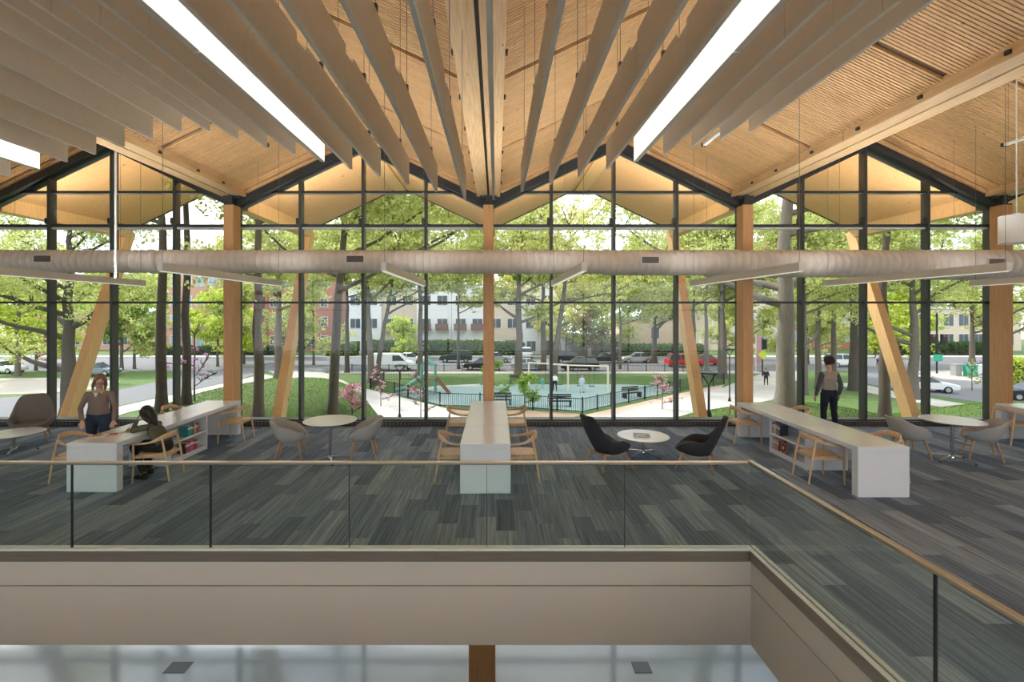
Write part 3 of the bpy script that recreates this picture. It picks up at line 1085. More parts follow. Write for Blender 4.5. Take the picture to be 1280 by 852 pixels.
def make_desk(label, x, y):
    """long white reading table with a two sided bookcase in the middle"""
    t = thing('reading_table', label, 'table', (x, y, 0), 0)
    W, L, Hh, T = 0.76, 3.55, 0.74, 0.075
    cuts = [-L / 2, -L / 2 + 1.22, -L / 2 + 2.32, L / 2]
    for a, b in zip(cuts[:-1], cuts[1:]):
        MB().box(-W / 2, W / 2, a + 0.0015, b - 0.0015, Hh - T, Hh).build('table_top', 'white_laminate', t, bevel=0.004, seg=1)
    for a in (-L / 2, L / 2 - 0.13):
        MB().box(-W / 2 + 0.001, W / 2 - 0.001, a + 0.002, a + 0.128, 0.0, Hh - T - 0.001).build('end_leg', 'white_laminate', t, bevel=0.004, seg=1)
    c0, c1 = cuts[1], cuts[2]
    bc = MB().box(-0.02, 0.02, c0 + 0.03, c1 - 0.03, 0.09, Hh - T - 0.001).build('bookcase', 'white_laminate', t)
    for a in (c0, c1 - 0.03):
        MB().box(-W / 2 + 0.015, W / 2 - 0.015, a, a + 0.03, 0.0, Hh - T - 0.001).build('side_panel', 'white_laminate', bc, bevel=0.003, seg=1)
    for z in (0.06, 0.355):
        MB().box(-W / 2 + 0.02, W / 2 - 0.02, c0 + 0.03, c1 - 0.03, z, z + 0.03).build('shelf', 'white_laminate', bc, bevel=0.003, seg=1)
    MB().box(-W / 2 + 0.04, W / 2 - 0.04, c0 + 0.03, c1 - 0.03, 0.0, 0.06).build('plinth', 'white_laminate', bc)
    return t, c0 + 0.03, c1 - 0.03

TBL = [(-6.10, 9.06, 'long white reading table where the woman and the child work'),
       (-0.16, 9.00, 'long white reading table standing end-on before the middle column'),
       (5.68, 8.85, 'long white reading table beside the man at the window'),
       (11.22, 8.72, 'long white reading table at the far right column')]
desks = [make_desk(l, x, y) for x, y, l in TBL]

arm0 = None
def armchair(x, y, rot, label):
    global arm0
    if arm0 is None:
        arm0 = make_armchair(label)
        arm0.location, arm0.rotation_euler = (x, y, 0), (0, 0, R(rot))
        arm0['group'] = 'wooden armchairs at the reading tables'
        return arm0
    return dup(arm0, (x, y, 0), R(rot), label)
armchair(-6.78, 7.86, 4, 'pale wooden armchair with the woman\'s hand on its arm rail')
armchair(-5.55, 7.95, 186, 'pale wooden armchair in which the child sits')
armchair(-5.53, 10.28, 183, 'empty pale wooden armchair behind the seated child at the same table')
armchair(-6.72, 10.15, 0, 'pale wooden armchair at the woman\'s table, half hidden behind it beside the window')
armchair(-0.70, 7.90, 3, 'pale wooden armchair at the middle table, left side, near the guardrail')
armchair(0.42, 7.90, 177, 'pale wooden armchair at the middle table, right side, near the guardrail')
armchair(-0.78, 10.10, 2, 'pale wooden armchair at the middle table, left side, by the window')
armchair(0.40, 10.10, 178, 'pale wooden armchair at the middle table, right side, by the window')
armchair(5.23, 7.84, -2, 'pale wooden armchair beside the open bookcase of the man\'s table, near the guardrail corner')
armchair(5.20, 10.16, -3, 'pale wooden armchair at the man\'s table between dark lounge chair and third column')
armchair(6.27, 7.88, 180, 'pale wooden armchair at the man\'s table, back towards the tub chairs')
armchair(6.22, 10.02, 182, 'pale wooden armchair whose back rail shows beside the standing man')
armchair(10.75, 10.05, 0, 'pale wooden armchair at the far right column')

tub0 = make_tub('grey tub chair left of the round table between left and middle reading tables')
tub0.location, tub0.rotation_euler = (-3.82, 8.98, 0), (0, 0, R(12))
tub0['group'] = 'grey tub chairs'
dup(tub0, (-2.48, 9.08, 0), R(190), 'grey tub chair right of the round table between left and middle reading tables')
dup(tub0, (7.80, 9.12, 0), R(-6), 'grey tub chair left of the round table behind the man')
dup(tub0, (9.05, 9.00, 0), R(150), 'grey tub chair right of the round table behind the man, opening turned towards the window')

lg = make_lounge('charcoal lounge chair with high back turned to the middle reading table', 'charcoal_fabric', 'oak_leg')
lg.location, lg.rotation_euler = (1.98, 8.52, 0), (0, 0, R(22))
lg['group'] = 'charcoal lounge chairs'
dup(lg, (3.50, 8.42, 0), R(150), 'charcoal lounge chair with seat facing the coffee table and window')
lg2 = make_lounge('grey-brown high-backed lounge chair in the left corner by the window', 'brown_fabric', 'oak_leg')
lg2.location, lg2.rotation_euler = (-9.80, 10.2, 0), (0, 0, R(-52))

make_round('round white cafe table between two grey tub chairs, left of the middle table', 'cafe_table', 0.74, 0.95, (-3.04, 8.86, 0), R(25))
make_round('round white cafe table with chrome star base between grey tub chairs, right of the man', 'cafe_table', 0.74, 0.95, (8.38, 8.88, 0), R(20))
make_round('low round white coffee table between the charcoal lounge chairs, a book on it', 'coffee_table', 0.37, 0.96, (2.80, 9.20, 0), R(40))
make_round('low round white coffee table before the grey-brown lounge chair', 'coffee_table', 0.37, 0.95, (-9.40, 9.42, 0), R(30))

# ---- books, magazine, paper, pencil
def bookmat(name, c):
    if name not in MATS:
        mat(name, c, 0.5, var=0.06, scale=20)
    return name
mat('paper', (0.80, 0.78, 0.72), 0.8, var=0.05, scale=40)
def book(label, cname, c, loc, thick, hgt, depth, rot=0.0, lean=0.0, flat=False, group=None):
    """upright: spine faces -x; thickness along y"""
    bm_ = bookmat('cover_' + cname, c)
    t = thing('book', label, 'book', loc, rot, group)
    m = MB()
    m.box(0, depth, -thick / 2, -thick / 2 + 0.003, 0, hgt)
    m.box(0, depth, thick / 2 - 0.003, thick / 2, 0, hgt)
    m.box(-0.002, 0.003, -thick / 2, thick / 2, 0, hgt)
    m.build('cover', bm_, t)
    MB().box(0.003, depth - 0.004, -thick / 2 + 0.003, thick / 2 - 0.003, 0.004, hgt - 0.004).build('pages', 'paper', t)
    MB().box(-0.0026, -0.0018, -thick / 2 + 0.004, thick / 2 - 0.004, hgt * 0.62, hgt * 0.82).build('spine_label', 'paper', t)
    if flat:
        t.rotation_euler = (R(90), 0, rot)
    elif lean:
        t.rotation_euler = (R(lean), 0, rot)
    return t
# left table: shelves open to the right (+x face)
dx, dy = TBL[0][0], TBL[0][1]
y0, y1 = desks[0][1] + dy, desks[0][2] + dy
xf = dx + 0.335
row = [('teal', (0.05, 0.32, 0.30), .14, 'wide teal picture box'), ('green', (0.10, 0.25, 0.16), .03, 'thin dark green book'), ('maroon', (0.25, 0.05, 0.05), .028, 'maroon book'),
       ('cream', (0.70, 0.62, 0.48), .03, 'cream book'), ('red', (0.50, 0.05, 0.06), .03, 'red book'), ('rust', (0.42, 0.16, 0.07), .025, 'rust brown book'), ('crimson', (0.40, 0.03, 0.08), .025, 'crimson book')]
y = y0 + 0.50
for cn, c, th, nm in row:
    book(nm + ' on the upper shelf of the woman\'s table', cn, c, (xf, y + th / 2, 0.3855), th, 0.17 + 0.03 * random.Random(cn).random(), 0.15, PI)
    y += th + 0.004
y = y0 + 0.42
for cn, c, th, nm in [('black', (0.03, 0.03, 0.035), .03, 'black book'), ('magenta', (0.48, 0.07, 0.20), .11, 'wide magenta picture book'), ('pink', (0.62, 0.16, 0.24), .10, 'wide pink picture book'),
                      ('plum', (0.30, 0.05, 0.14), .04, 'plum book'), ('scarlet', (0.55, 0.04, 0.04), .035, 'scarlet book'), ('brick', (0.45, 0.12, 0.08), .03, 'brick red book')]:
    book(nm + ' on the lower shelf of the woman\'s table', cn, c, (xf, y + th / 2, 0.0905), th, 0.17 + 0.03 * random.Random(cn).random(), 0.15, PI)
    y += th + 0.006
# right table: shelves open to the left (-x face)
dx, dy = TBL[2][0], TBL[2][1]
y0, y1 = desks[2][1] + dy, desks[2][2] + dy
xf = dx - 0.335
y = y1 - 0.02
for cn, c, th, nm in [('charcoal', (0.05, 0.05, 0.055), .03, 'charcoal book'), ('white', (0.75, 0.73, 0.70), .03, 'white book'), ('rose', (0.60, 0.35, 0.35), .025, 'dusty rose book'),
                      ('silver', (0.55, 0.55, 0.55), .03, 'silver grey book'), ('slate', (0.16, 0.17, 0.19), .04, 'slate book'), ('smoke', (0.22, 0.22, 0.24), .05, 'thick smoke grey book'), ('coal', (0.04, 0.04, 0.05), .03, 'coal black book')]:
    book(nm + ' on the upper shelf of the man\'s table', cn, c, (xf, y - th / 2, 0.3855), th, 0.18 + 0.03 * random.Random(cn).random(), 0.15, 0)
    y -= th + 0.004
y = y1 - 0.04
for cn, c, th, nm in [('tan', (0.50, 0.38, 0.25), .03, 'tan book'), ('blush', (0.70, 0.42, 0.38), .05, 'blush pink book'), ('coral', (0.60, 0.20, 0.14), .03, 'coral book'), ('sand', (0.62, 0.54, 0.42), .04, 'sand coloured book'), ('wine', (0.22, 0.05, 0.07), .03, 'wine red book')]:
    book(nm + ' on the lower shelf of the man\'s table', cn, c, (xf, y - th / 2, 0.0905), th, 0.18 + 0.03 * random.Random(cn).random(), 0.15, 0)
    y -= th + 0.005
# face-out picture book with a round emblem on the lower shelf
t = thing('picture_book', 'red picture book with round dark emblem, face out on a lower shelf', 'book', (xf - 0.0, y - 0.13, 0.0905))
MB().box(0, 0.018, -0.10, 0.10, 0, 0.21).build('cover', 'cover_brick', t)
MB().lathe([(0.07, -0.001), (0.07, 0.004)], 24, (-0.001, 0, 0.105), axis='x').build('emblem', 'cover_black', t)
MB().lathe([(0.035, -0.002), (0.035, 0.004)], 20, (-0.001, 0, 0.105), axis='x').build('emblem_centre', 'cover_blush', t)
# flat book on the coffee table
t = thing('book', 'grey hardback lying flat on the coffee table of the charcoal chairs', 'book', (2.76, 9.16, 0.370), R(-12))
MB().box(-0.15, 0.15, -0.11, 0.11, 0.0, 0.004).build('cover', bookmat('cover_greybook', (0.30, 0.31, 0.32)), t)
MB().box(-0.146, 0.146, -0.106, 0.106, 0.004, 0.022).build('pages', 'paper', t)
MB().box(-0.15, 0.15, -0.11, 0.11, 0.022, 0.026).build('cover', 'cover_greybook', t)
MB().box(-0.10, 0.06, -0.07, 0.07, 0.026, 0.0263).build('cover_print', 'cover_silver', t)
# open magazine, drawing sheet and pencil on the left table
TX, TY = -6.10, 7.62
t = thing('magazine', 'open picture magazine lying on the table before the child', 'magazine', (-6.25, 7.72, 0.7405), R(24))
for s in (-1, 1):
    MB().prism([(0.0, 0.0), (s * 0.10, 0.006), (s * 0.205, 0.0), (s * 0.205, 0.004), (s * 0.10, 0.011), (0.0, 0.006)], 'y', -0.14, 0.14).build('page_stack', 'paper', t)
for i, (px_, py_, wx, wy, cn) in enumerate([(0.03, -0.10, .15, .08, 'blush'), (0.04, 0.0, .12, .10, 'crimson'), (-0.18, -0.11, .14, .12, 'sand'), (-0.17, 0.03, .12, .08, 'maroon'), (0.06, 0.105, .1, .02, 'tan')]):
    MB().box(px_, px_ + wx, py_, py_ + wy, 0.0085, 0.0117).build('picture', 'cover_' + cn, t)
t = thing('paper_sheet', 'sheet of drawing paper under the child\'s pencil', 'paper', (-6.02, 8.02, 0.7405), R(-14))
MB().box(-0.15, 0.15, -0.11, 0.11, 0.0, 0.0015).build('sheet', bookmat('cover_kraft', (0.66, 0.48, 0.32)), t)
MB().box(-0.10, 0.08, -0.06, 0.06, 0.0015, 0.0022).build('drawing', bookmat('cover_drawing', (0.72, 0.58, 0.44)), t)
t = thing('pencil', 'pencil held over the paper by the child', 'pencil', (-6.125, 7.995, 0.745))
MB().tube([(0, 0, 0.0), (0.03, 0.02, 0.055), (0.07, 0.05, 0.13)], 0.0038, 6).build('shaft', 'cover_maroon', t)
MB().tube([(0, 0, 0.0), (-0.004, -0.003, -0.003)], [0.0035, 0.001], 6).build('tip', 'cover_black', t)

# ================================================================== people
mat('skin_light', (0.58, 0.36, 0.27), 0.5, var=0.05, scale=12)
mat('skin_tan', (0.46, 0.27, 0.19), 0.5, var=0.05, scale=12)
mat('hair_blond', (0.26, 0.15, 0.08), 0.5, var=0.3, scale=40, stretch=(1, 1, 0.1), bump=0.5)
mat('hair_black', (0.018, 0.014, 0.012), 0.45, var=0.3, scale=40, stretch=(1, 1, 0.1), bump=0.5)
mat('hair_brown', (0.030, 0.020, 0.015), 0.55, var=0.3, scale=40, bump=0.6)
mat('taupe_knit', (0.235, 0.175, 0.150), 0.9, var=0.12, scale=9, bump=0.5, stretch=(1, 1, 3))
mat('denim', (0.030, 0.045, 0.080), 0.85, var=0.2, scale=14, bump=0.3)
mat('dark_denim', (0.014, 0.017, 0.030), 0.85, var=0.2, scale=14, bump=0.3)
mat('olive_jacket', (0.105, 0.105, 0.065), 0.85, var=0.12, scale=9, bump=0.5)
mat('oatmeal_tee', (0.36, 0.31, 0.27), 0.9, var=0.06, scale=10, bump=0.3)
mat('grey_sleeve', (0.085, 0.090, 0.095), 0.9, var=0.1, scale=10, bump=0.3)
mat('black_cloth', (0.015, 0.015, 0.017), 0.8, var=0.2, scale=10)
mat('white_cloth', (0.75, 0.75, 0.75), 0.85, var=0.05, scale=10)
mat('teal_cloth', (0.10, 0.40, 0.36), 0.85, var=0.05, scale=10)
mat('pale_cloth', (0.50, 0.52, 0.60), 0.85, var=0.05, scale=10)
mat('lip', (0.42, 0.14, 0.12), 0.45, var=0.05)
mat('eye_white', (0.75, 0.73, 0.70), 0.3, var=0.02)

def remesh(mb, name, matname, parent, voxel, smooth_it=3):
    o = bpy.data.objects.new(name + '_tmp', mb.mesh(name + '_tmp'))
    COL.objects.link(o)
    m = o.modifiers.new('r', 'REMESH')
    m.mode = 'VOXEL'
    m.voxel_size = voxel
    m2 = o.modifiers.new('s', 'SMOOTH')
    m2.factor = 0.5
    m2.iterations = smooth_it
    dg = bpy.context.evaluated_depsgraph_get()
    me = bpy.data.meshes.new_from_object(o.evaluated_get(dg))
    me.name = name
    src = o.data
    bpy.data.objects.remove(o)
    bpy.data.meshes.remove(src)
    me.materials.clear()
    me.materials.append(MATS[matname])
    me.polygons.foreach_set('use_smooth', [True] * len(me.polygons))
    q = bpy.data.objects.new(name, me)
    COL.objects.link(q)
    q.parent = parent
    return q

def chain(m, pts, rad, flat=1.0, n=12):
    return m.tube(pts, rad, n, flat=flat, round_ends=True)

def lerp(a, b, t): return tuple(a[i] + (b[i] - a[i]) * t for i in range(3))

def hand(m, wrist, direction, palm_n, size=1.0, curl=0.35, thumb_side=1):
    """palm, four unequal fingers bent at the knuckles and a thumb from the side of the palm"""
    w, d, nn = Vector(wrist), Vector(direction).normalized(), Vector(palm_n).normalized()
    s = d.cross(nn).normalized() * thumb_side
    k = size
    m.ell(w + d * 0.045 * k, (0.018 * k, 0.040 * k, 0.050 * k), 12, 8,
          Matrix((nn, s, d)).transposed())
    for i, (off, ln) in enumerate(((0.030, 0.066), (0.010, 0.076), (-0.010, 0.071), (-0.029, 0.056))):
        b = w + d * 0.078 * k + s * off * k
        d1 = (d + nn * curl * 0.6 + s * off * 1.5).normalized()
        d2 = (d + nn * curl * 1.8).normalized()
        p1 = b + d1 * ln * 0.5 * k
        p2 = p1 + d2 * ln * 0.5 * k
        m.tube([b - d * 0.02 * k, b, p1, p2], [0.0095 * k, 0.0095 * k, 0.0085 * k, 0.0065 * k], 8, round_ends=True)
    b = w + d * 0.022 * k + s * 0.026 * k
    t1 = b + (d * 0.6 + s * 0.75 + nn * 0.25).normalized() * 0.036 * k
    t2 = t1 + (d * 0.9 + s * 0.2 + nn * 0.4).normalized() * 0.028 * k
    m.tube([b, t1, t2], [0.0125 * k, 0.0105 * k, 0.0075 * k], 8, round_ends=True)

def person(label, loc, rotz, J, skin, top, legs, shoes, hair, hair_kind, height_k=1.0, voxel=0.009, sleeve=None, female=False,
           glasses=False, head_rot=(0, 0, 0), palm=None, curl=(0.35, 0.35), far=False, group=None):
    """J: joints in local space, the person faces -y"""
    root = thing('person', label, 'person', loc, rotz, group)
    hc = Vector(J['head'])
    HR = Matrix.Rotation(head_rot[2], 3, 'Z') @ Matrix.Rotation(head_rot[0], 3, 'X') @ Matrix.Rotation(head_rot[1], 3, 'Y')
    k = height_k
    def hp(x, y, z): return hc + HR @ Vector((x * k, y * k, z * k))
    body = MB()
    # head: skull, face, jaw, nose, brow, ears
    body.ell(hp(0, 0.012, 0.030), (0.075 * k, 0.092 * k, 0.085 * k), 16, 12, HR)
    body.ell(hp(0, -0.022, -0.035), (0.060 * k, 0.066 * k, 0.078 * k), 16, 12, HR)
    body.ell(hp(0, -0.055, -0.083), (0.030 * k, 0.028 * k, 0.024 * k), 10, 8, HR)
    body.tube([hp(0, -0.080, 0.012), hp(0, -0.097, -0.020), hp(0, -0.088, -0.028)], [0.008 * k, 0.0115 * k, 0.0115 * k], 8, round_ends=True)
    for s in (-1, 1):
        body.ell(hp(s * 0.077, 0.012, -0.008), (0.010 * k, 0.018 * k, 0.030 * k), 8, 6, HR)
        body.ell(hp(s * 0.036, -0.048, -0.026), (0.024 * k, 0.022 * k, 0.026 * k), 8, 6, HR)
    neck = Vector(J['neck'])
    chain(body, [hp(0, 0.015, -0.06), neck], [0.050 * k, 0.056 * k])
    pel, chest = Vector(J['pelvis']), Vector(J['chest'])
    mid = pel.lerp(chest, 0.5)
    hw, ww, cw = (0.108, 0.088, 0.100) if female else (0.100, 0.094, 0.108)
    tors = [pel + Vector((0, 0, -0.05 * k)), pel, mid, chest, chest.lerp(neck, 0.55)]
    trad = [hw * 0.55 * k, hw * k, ww * k, cw * k, 0.078 * k]
    body.tube(tors, trad, 16, flat=1.5, round_ends=True, side=(0, 1, 0))
    for s, side in ((-1, 'R'), (1, 'L')):
        sh, el, wr = J['sh' + side], J['el' + side], J['wr' + side]
        chain(body, [chest.lerp(neck, 0.6), sh, el], [0.055 * k, 0.043 * k, 0.033 * k])
        chain(body, [el, lerp(el, wr, 0.35), wr], [0.036 * k, 0.037 * k, 0.023 * k])
        if not far:
            d = Vector(wr) - Vector(el)
            dd = J.get('hd' + side, d)
            hand(body, wr, dd, (palm or {}).get(side, (0, 0, -1)), k, curl[0 if s < 0 else 1], thumb_side=J.get('th' + side, 1))
        else:
            body.ell(Vector(wr) + (Vector(wr) - Vector(el)).normalized() * 0.06 * k, (0.03 * k, 0.02 * k, 0.06 * k))
        hi, kn, an = J['hi' + side], J['kn' + side], J['an' + side]
        chain(body, [hi, lerp(hi, kn, 0.5), kn], [0.085 * k, 0.075 * k, 0.055 * k])
        chain(body, [kn, lerp(kn, an, 0.35), an], [0.054 * k, 0.056 * k, 0.038 * k])
        to = J['to' + side]
        chain(body, [an, lerp(an, to, 0.6)], [0.034 * k, 0.022 * k])
    remesh(body, 'body', skin, root, voxel)
    # top
    cl = MB()
    g = 0.014 * k
    cl.tube([pel + Vector((0, 0, 0.02 * k)), mid, chest, chest.lerp(neck, 0.55), chest.lerp(neck, 0.85)],
            [hw * k + g, ww * k + g * 1.5, cw * k + g, 0.080 * k, 0.056 * k], 16, flat=1.42, round_ends=False, side=(0, 1, 0))
    slv = MB() if sleeve else cl
    q_ = 0.86 if female else 1.0
    for side in 'RL':
        sh, el, wr = J['sh' + side], J['el' + side], J['wr' + side]
        chain(cl, [chest.lerp(neck, 0.5), sh, lerp(sh, el, 0.12)], [0.064 * k, 0.058 * k * q_, 0.056 * k * q_])
        chain(slv, [sh, lerp(sh, el, 0.5), el], [0.060 * k * q_, 0.054 * k * q_, 0.049 * k * q_])
        slv.tube([el, lerp(el, wr, 0.4), lerp(el, wr, 0.97)], [0.049 * k * q_, 0.047 * k * q_, 0.034 * k], 12)
    tp = remesh(cl, 'top', top, root, voxel * 1.2, 4)
    if sleeve:
        remesh(slv, 'sleeves', sleeve, tp, voxel * 1.2, 3)
    # trousers
    tr = MB()
    tr.tube([pel + Vector((0, 0, -0.075 * k)), pel, pel.lerp(mid, 0.35)], [hw * 0.92 * k + g, hw * k + g * 0.8, (hw + ww) / 2 * k + g * 0.6], 16, flat=1.5, side=(0, 1, 0), round_ends=True)
    for side in 'RL':
        hi, kn, an = J['hi' + side], J['kn' + side], J['an' + side]
        chain(tr, [hi, lerp(hi, kn, 0.5), kn], [0.098 * k, 0.086 * k, 0.066 * k])
        tr.tube([kn, lerp(kn, an, 0.4), lerp(kn, an, 0.96)], [0.066 * k, 0.064 * k, 0.052 * k], 12)
    remesh(tr, 'trousers', legs, root, voxel * 1.2, 3)
    for side in 'RL':
        an, to = Vector(J['an' + side]), Vector(J['to' + side])
        sh_ = MB()
        z0 = min(to.z, an.z)
        f = (to - an)
        f.z = 0
        f.normalize()
        sh_.tube([an + Vector((0, 0, -0.01)), Vector((an.x, an.y, 0.05 * k)) - f * 0.015], [0.050 * k, 0.052 * k], 12, round_ends=True)
        sh_.tube([Vector((an.x, an.y, 0.036 * k)) - f * 0.02, Vector((an.x, an.y, 0.04 * k)) + f * 0.10 * k, Vector((an.x, an.y, 0.030 * k)) + f * 0.17 * k], [0.042 * k, 0.044 * k, 0.030 * k], 12, round_ends=True)
        remesh(sh_, 'shoe', shoes, root, voxel * 1.1, 3)
    # hair
    h = MB()
    if hair_kind == 'long':
        h.ell(hp(0, 0.030, 0.045), (0.088 * k, 0.096 * k, 0.088 * k), 16, 12, HR)
        for s in (-1, 1):
            h.tube([hp(s * 0.030, -0.060, 0.092), hp(s * 0.075, -0.030, 0.035), hp(s * 0.084, 0.0, -0.07), hp(s * 0.085, 0.01, -0.17)], [0.020 * k, 0.026 * k, 0.030 * k, 0.016 * k], 10, round_ends=True)
        h.tube([hp(0, 0.075, 0.03), hp(0, 0.085, -0.08), hp(0, 0.075, -0.18)], [0.05 * k, 0.05 * k, 0.03 * k], 12, flat=1.5, round_ends=True, side=(0, 1, 0))
    elif hair_kind == 'long_dark':
        h.ell(hp(0, 0.026, 0.042), (0.094 * k, 0.106 * k, 0.098 * k), 16, 12, HR)
        for s in (-1, 1):
            h.tube([hp(s * 0.05, -0.045, 0.07), hp(s * 0.088, 0.0, 0.0), hp(s * 0.090, 0.03, -0.10), hp(s * 0.07, 0.07, -0.20)], [0.026 * k, 0.036 * k, 0.038 * k, 0.02 * k], 10, round_ends=True)
        h.tube([hp(0, 0.085, 0.03), hp(0, 0.105, -0.10), hp(0, 0.10, -0.25)], [0.062 * k, 0.066 * k, 0.034 * k], 12, flat=1.3, round_ends=True, side=(0, 1, 0))
    elif hair_kind == 'curly':
        rnd = random.Random(5)
        h.ell(hp(0, 0.028, 0.050), (0.094 * k, 0.100 * k, 0.088 * k), 16, 12, HR)
        for i in range(80):
            a, b = rnd.uniform(0, 2 * PI), rnd.uniform(-1.0, 1.4)
            x, y, z = math.cos(a) * math.cos(b) * 0.094, math.sin(a) * math.cos(b) * 0.100 + 0.028, math.sin(b) * 0.090 + 0.050
            if y < -0.0 and z < 0.07: continue
            x, y, z = x * 1.06, (y - 0.028) * 1.06 + 0.028, z * 1.08 + 0.004
            h.ell(hp(x, y, z), (0.024 * k,) * 3, 8, 6)
    else:
        h.ell(hp(0, 0.024, 0.045), (0.083 * k, 0.094 * k, 0.084 * k), 14, 10, HR)
    remesh(h, 'hair', hair, root, voxel * 1.1, 2)
    if not far:
        for s in (-1, 1):
            e = MB().ell(hp(s * 0.032, -0.074, 0.004), (0.012 * k, 0.008 * k, 0.0075 * k), 10, 8, HR).build('eye', 'eye_white', root, smooth=60)
            MB().ell(hp(s * 0.032, -0.081, 0.003), (0.006 * k, 0.004 * k, 0.006 * k), 8, 6, HR).build('iris', 'hair_brown', e, smooth=60)
        MB().ell(hp(0, -0.0815, -0.056), (0.022 * k, 0.008 * k, 0.007 * k), 10, 6, HR).build('mouth', 'lip', root, smooth=60)
        if glasses:
            gm = MB()
            for s in (-1, 1):
                pts = [hp(s * 0.033 + 0.024 * math.cos(a), -0.094, 0.002 + 0.017 * math.sin(a)) for a in [i * PI / 8 for i in range(17)]]
                gm.tube(pts, 0.0028, 6)
                gm.tube([hp(s * 0.057, -0.092, 0.008), hp(s * 0.080, 0.0, 0.008)], 0.0025, 6)
            gm.tube([hp(-0.01, -0.095, 0.006), hp(0.01, -0.095, 0.006)], 0.0025, 6)
            gm.build('glasses', 'black_cloth', root, smooth=60)
    return root

# woman, standing behind the left table, right hand on the chair, left hand on the table
JW = dict(head=(0.045, -0.05, 1.515), neck=(0.015, 0.0, 1.375), chest=(0.0, 0.01, 1.205), pelvis=(-0.02, 0.03, 0.93),
          shR=(-0.168, 0.01, 1.292), elR=(-0.255, -0.03, 1.055), wrR=(-0.12, -0.25, 0.870), hdR=(0.25, -0.45, -0.5),
          shL=(0.178, 0.02, 1.290), elL=(0.285, -0.06, 1.045), wrL=(0.315, -0.20, 0.835), hdL=(0.15, -0.75, -0.35),
          hiR=(-0.11, 0.03, 0.87), knR=(-0.11, 0.00, 0.48), anR=(-0.12, 0.04, 0.085), toR=(-0.14, -0.14, 0.03),
          hiL=(0.08, 0.03, 0.87), knL=(0.09, 0.00, 0.48), anL=(0.10, 0.04, 0.085), toL=(0.13, -0.14, 0.03), thR=-1, thL=1)
pw = person('woman in a taupe wrap top, jeans and glasses standing at the left reading table', (-6.925, 8.42, 0), R(14), JW, 'skin_light', 'taupe_knit', 'denim', 'black_cloth',
            'hair_blond', 'long', 0.99, 0.008, female=True, glasses=True, head_rot=(R(20), R(5), R(26)), palm={'R': (0.2, 0.1, -1), 'L': (0, 0, -1)}, curl=(0.55, 0.3))
# the pale undershirt showing at the neck of the wrap top
MB().prism([(-0.022, 1.325), (0.034, 1.325), (0.010, 1.255), (0.002, 1.255)], 'y', -0.112, -0.08).build('undershirt', 'white_cloth', pw)
# child, seated, drawing
JC = dict(head=(0.01, -0.225, 1.045), neck=(0.0, -0.150, 0.920), chest=(0.0, -0.075, 0.770), pelvis=(0.0, 0.075, 0.535),
          shR=(-0.140, -0.125, 0.845), elR=(-0.235, -0.285, 0.790), wrR=(-0.055, -0.505, 0.782), hdR=(0.15, -0.5, -0.1),
          shL=(0.140, -0.125, 0.845), elL=(0.205, -0.300, 0.800), wrL=(0.095, -0.315, 0.950), hdL=(-0.25, 0.05, 0.5),
          hiR=(-0.09, 0.03, 0.525), knR=(-0.11, -0.36, 0.515), anR=(-0.11, -0.26, 0.085), toR=(-0.12, -0.42, 0.03),
          hiL=(0.09, 0.03, 0.525), knL=(0.11, -0.36, 0.515), anL=(0.12, -0.17, 0.085), toL=(0.13, -0.33, 0.03), thR=1, thL=-1)
person('child with long dark hair in an olive jacket, seated and drawing at the table', (-5.545, 7.97, 0), R(-94), JC, 'skin_tan', 'olive_jacket', 'black_cloth', 'black_cloth',
       'hair_black', 'long_dark', 0.92, 0.008, female=True, head_rot=(R(26), 0, R(-8)), palm={'R': (0, 0, -1), 'L': (-0.6, 0.6, 0)}, curl=(0.7, 0.8))
# man at the window, seen from behind
JM = dict(head=(0.0, -0.03, 1.545), neck=(0.0, 0.0, 1.405), chest=(0.0, 0.0, 1.220), pelvis=(0.0, 0.0, 0.93),
          shR=(-0.180, 0.0, 1.305), elR=(-0.275, 0.02, 1.060), wrR=(-0.285, -0.05, 0.810),
          shL=(0.180, 0.0, 1.305), elL=(0.275, 0.02, 1.060), wrL=(0.290, -0.05, 0.810),
          hiR=(-0.095, 0.0, 0.87), knR=(-0.125, -0.02, 0.48), anR=(-0.15, 0.02, 0.085), toR=(-0.19, -0.16, 0.03),
          hiL=(0.095, 0.0, 0.87), knL=(0.125, -0.02, 0.48), anL=(0.145, 0.02, 0.085), toL=(0.18, -0.16, 0.03), thR=1, thL=-1)
person('man in an oatmeal shirt with dark grey sleeves looking out of the window', (7.62, 11.05, 0), R(186), JM, 'skin_light', 'oatmeal_tee', 'dark_denim', 'black_cloth',
       'hair_brown', 'curly', 1.0, 0.009, sleeve='grey_sleeve', head_rot=(R(9), 0, R(6)), palm={'R': (1, 0, 0), 'L': (-1, 0, 0)})

# ================================================================== outside
GZ = -4.5
mat('grass', (0.078, 0.140, 0.027), 0.9, var=0.45, scale=1.6, detail=8, bump=0.4, bscale=60)
mat('asphalt', (0.17, 0.17, 0.18), 0.9, var=0.10, scale=2.5, detail=6)
mat('pavement', (0.45, 0.42, 0.38), 0.9, var=0.08, scale=1.5, detail=6)
mat('gravel', (0.42, 0.37, 0.30), 0.95, var=0.15, scale=2, detail=6)
mat('mulch', (0.30, 0.20, 0.13), 0.95, var=0.3, scale=4, detail=6)
mat('brick_paving', (0.50, 0.36, 0.28), 0.9, var=0.12, scale=5)
mat('play_turf', (0.25, 0.335, 0.315), 0.9, var=0.08, scale=2)
mat('curb', (0.62, 0.60, 0.56), 0.9, var=0.06)
mat('bark_dark', (0.075, 0.062, 0.050), 0.95, var=0.4, scale=6, stretch=(3, 3, 0.5), bump=0.8)
mat('bark_grey', (0.20, 0.175, 0.15), 0.95, var=0.35, scale=6, stretch=(3, 3, 0.5), bump=0.8)
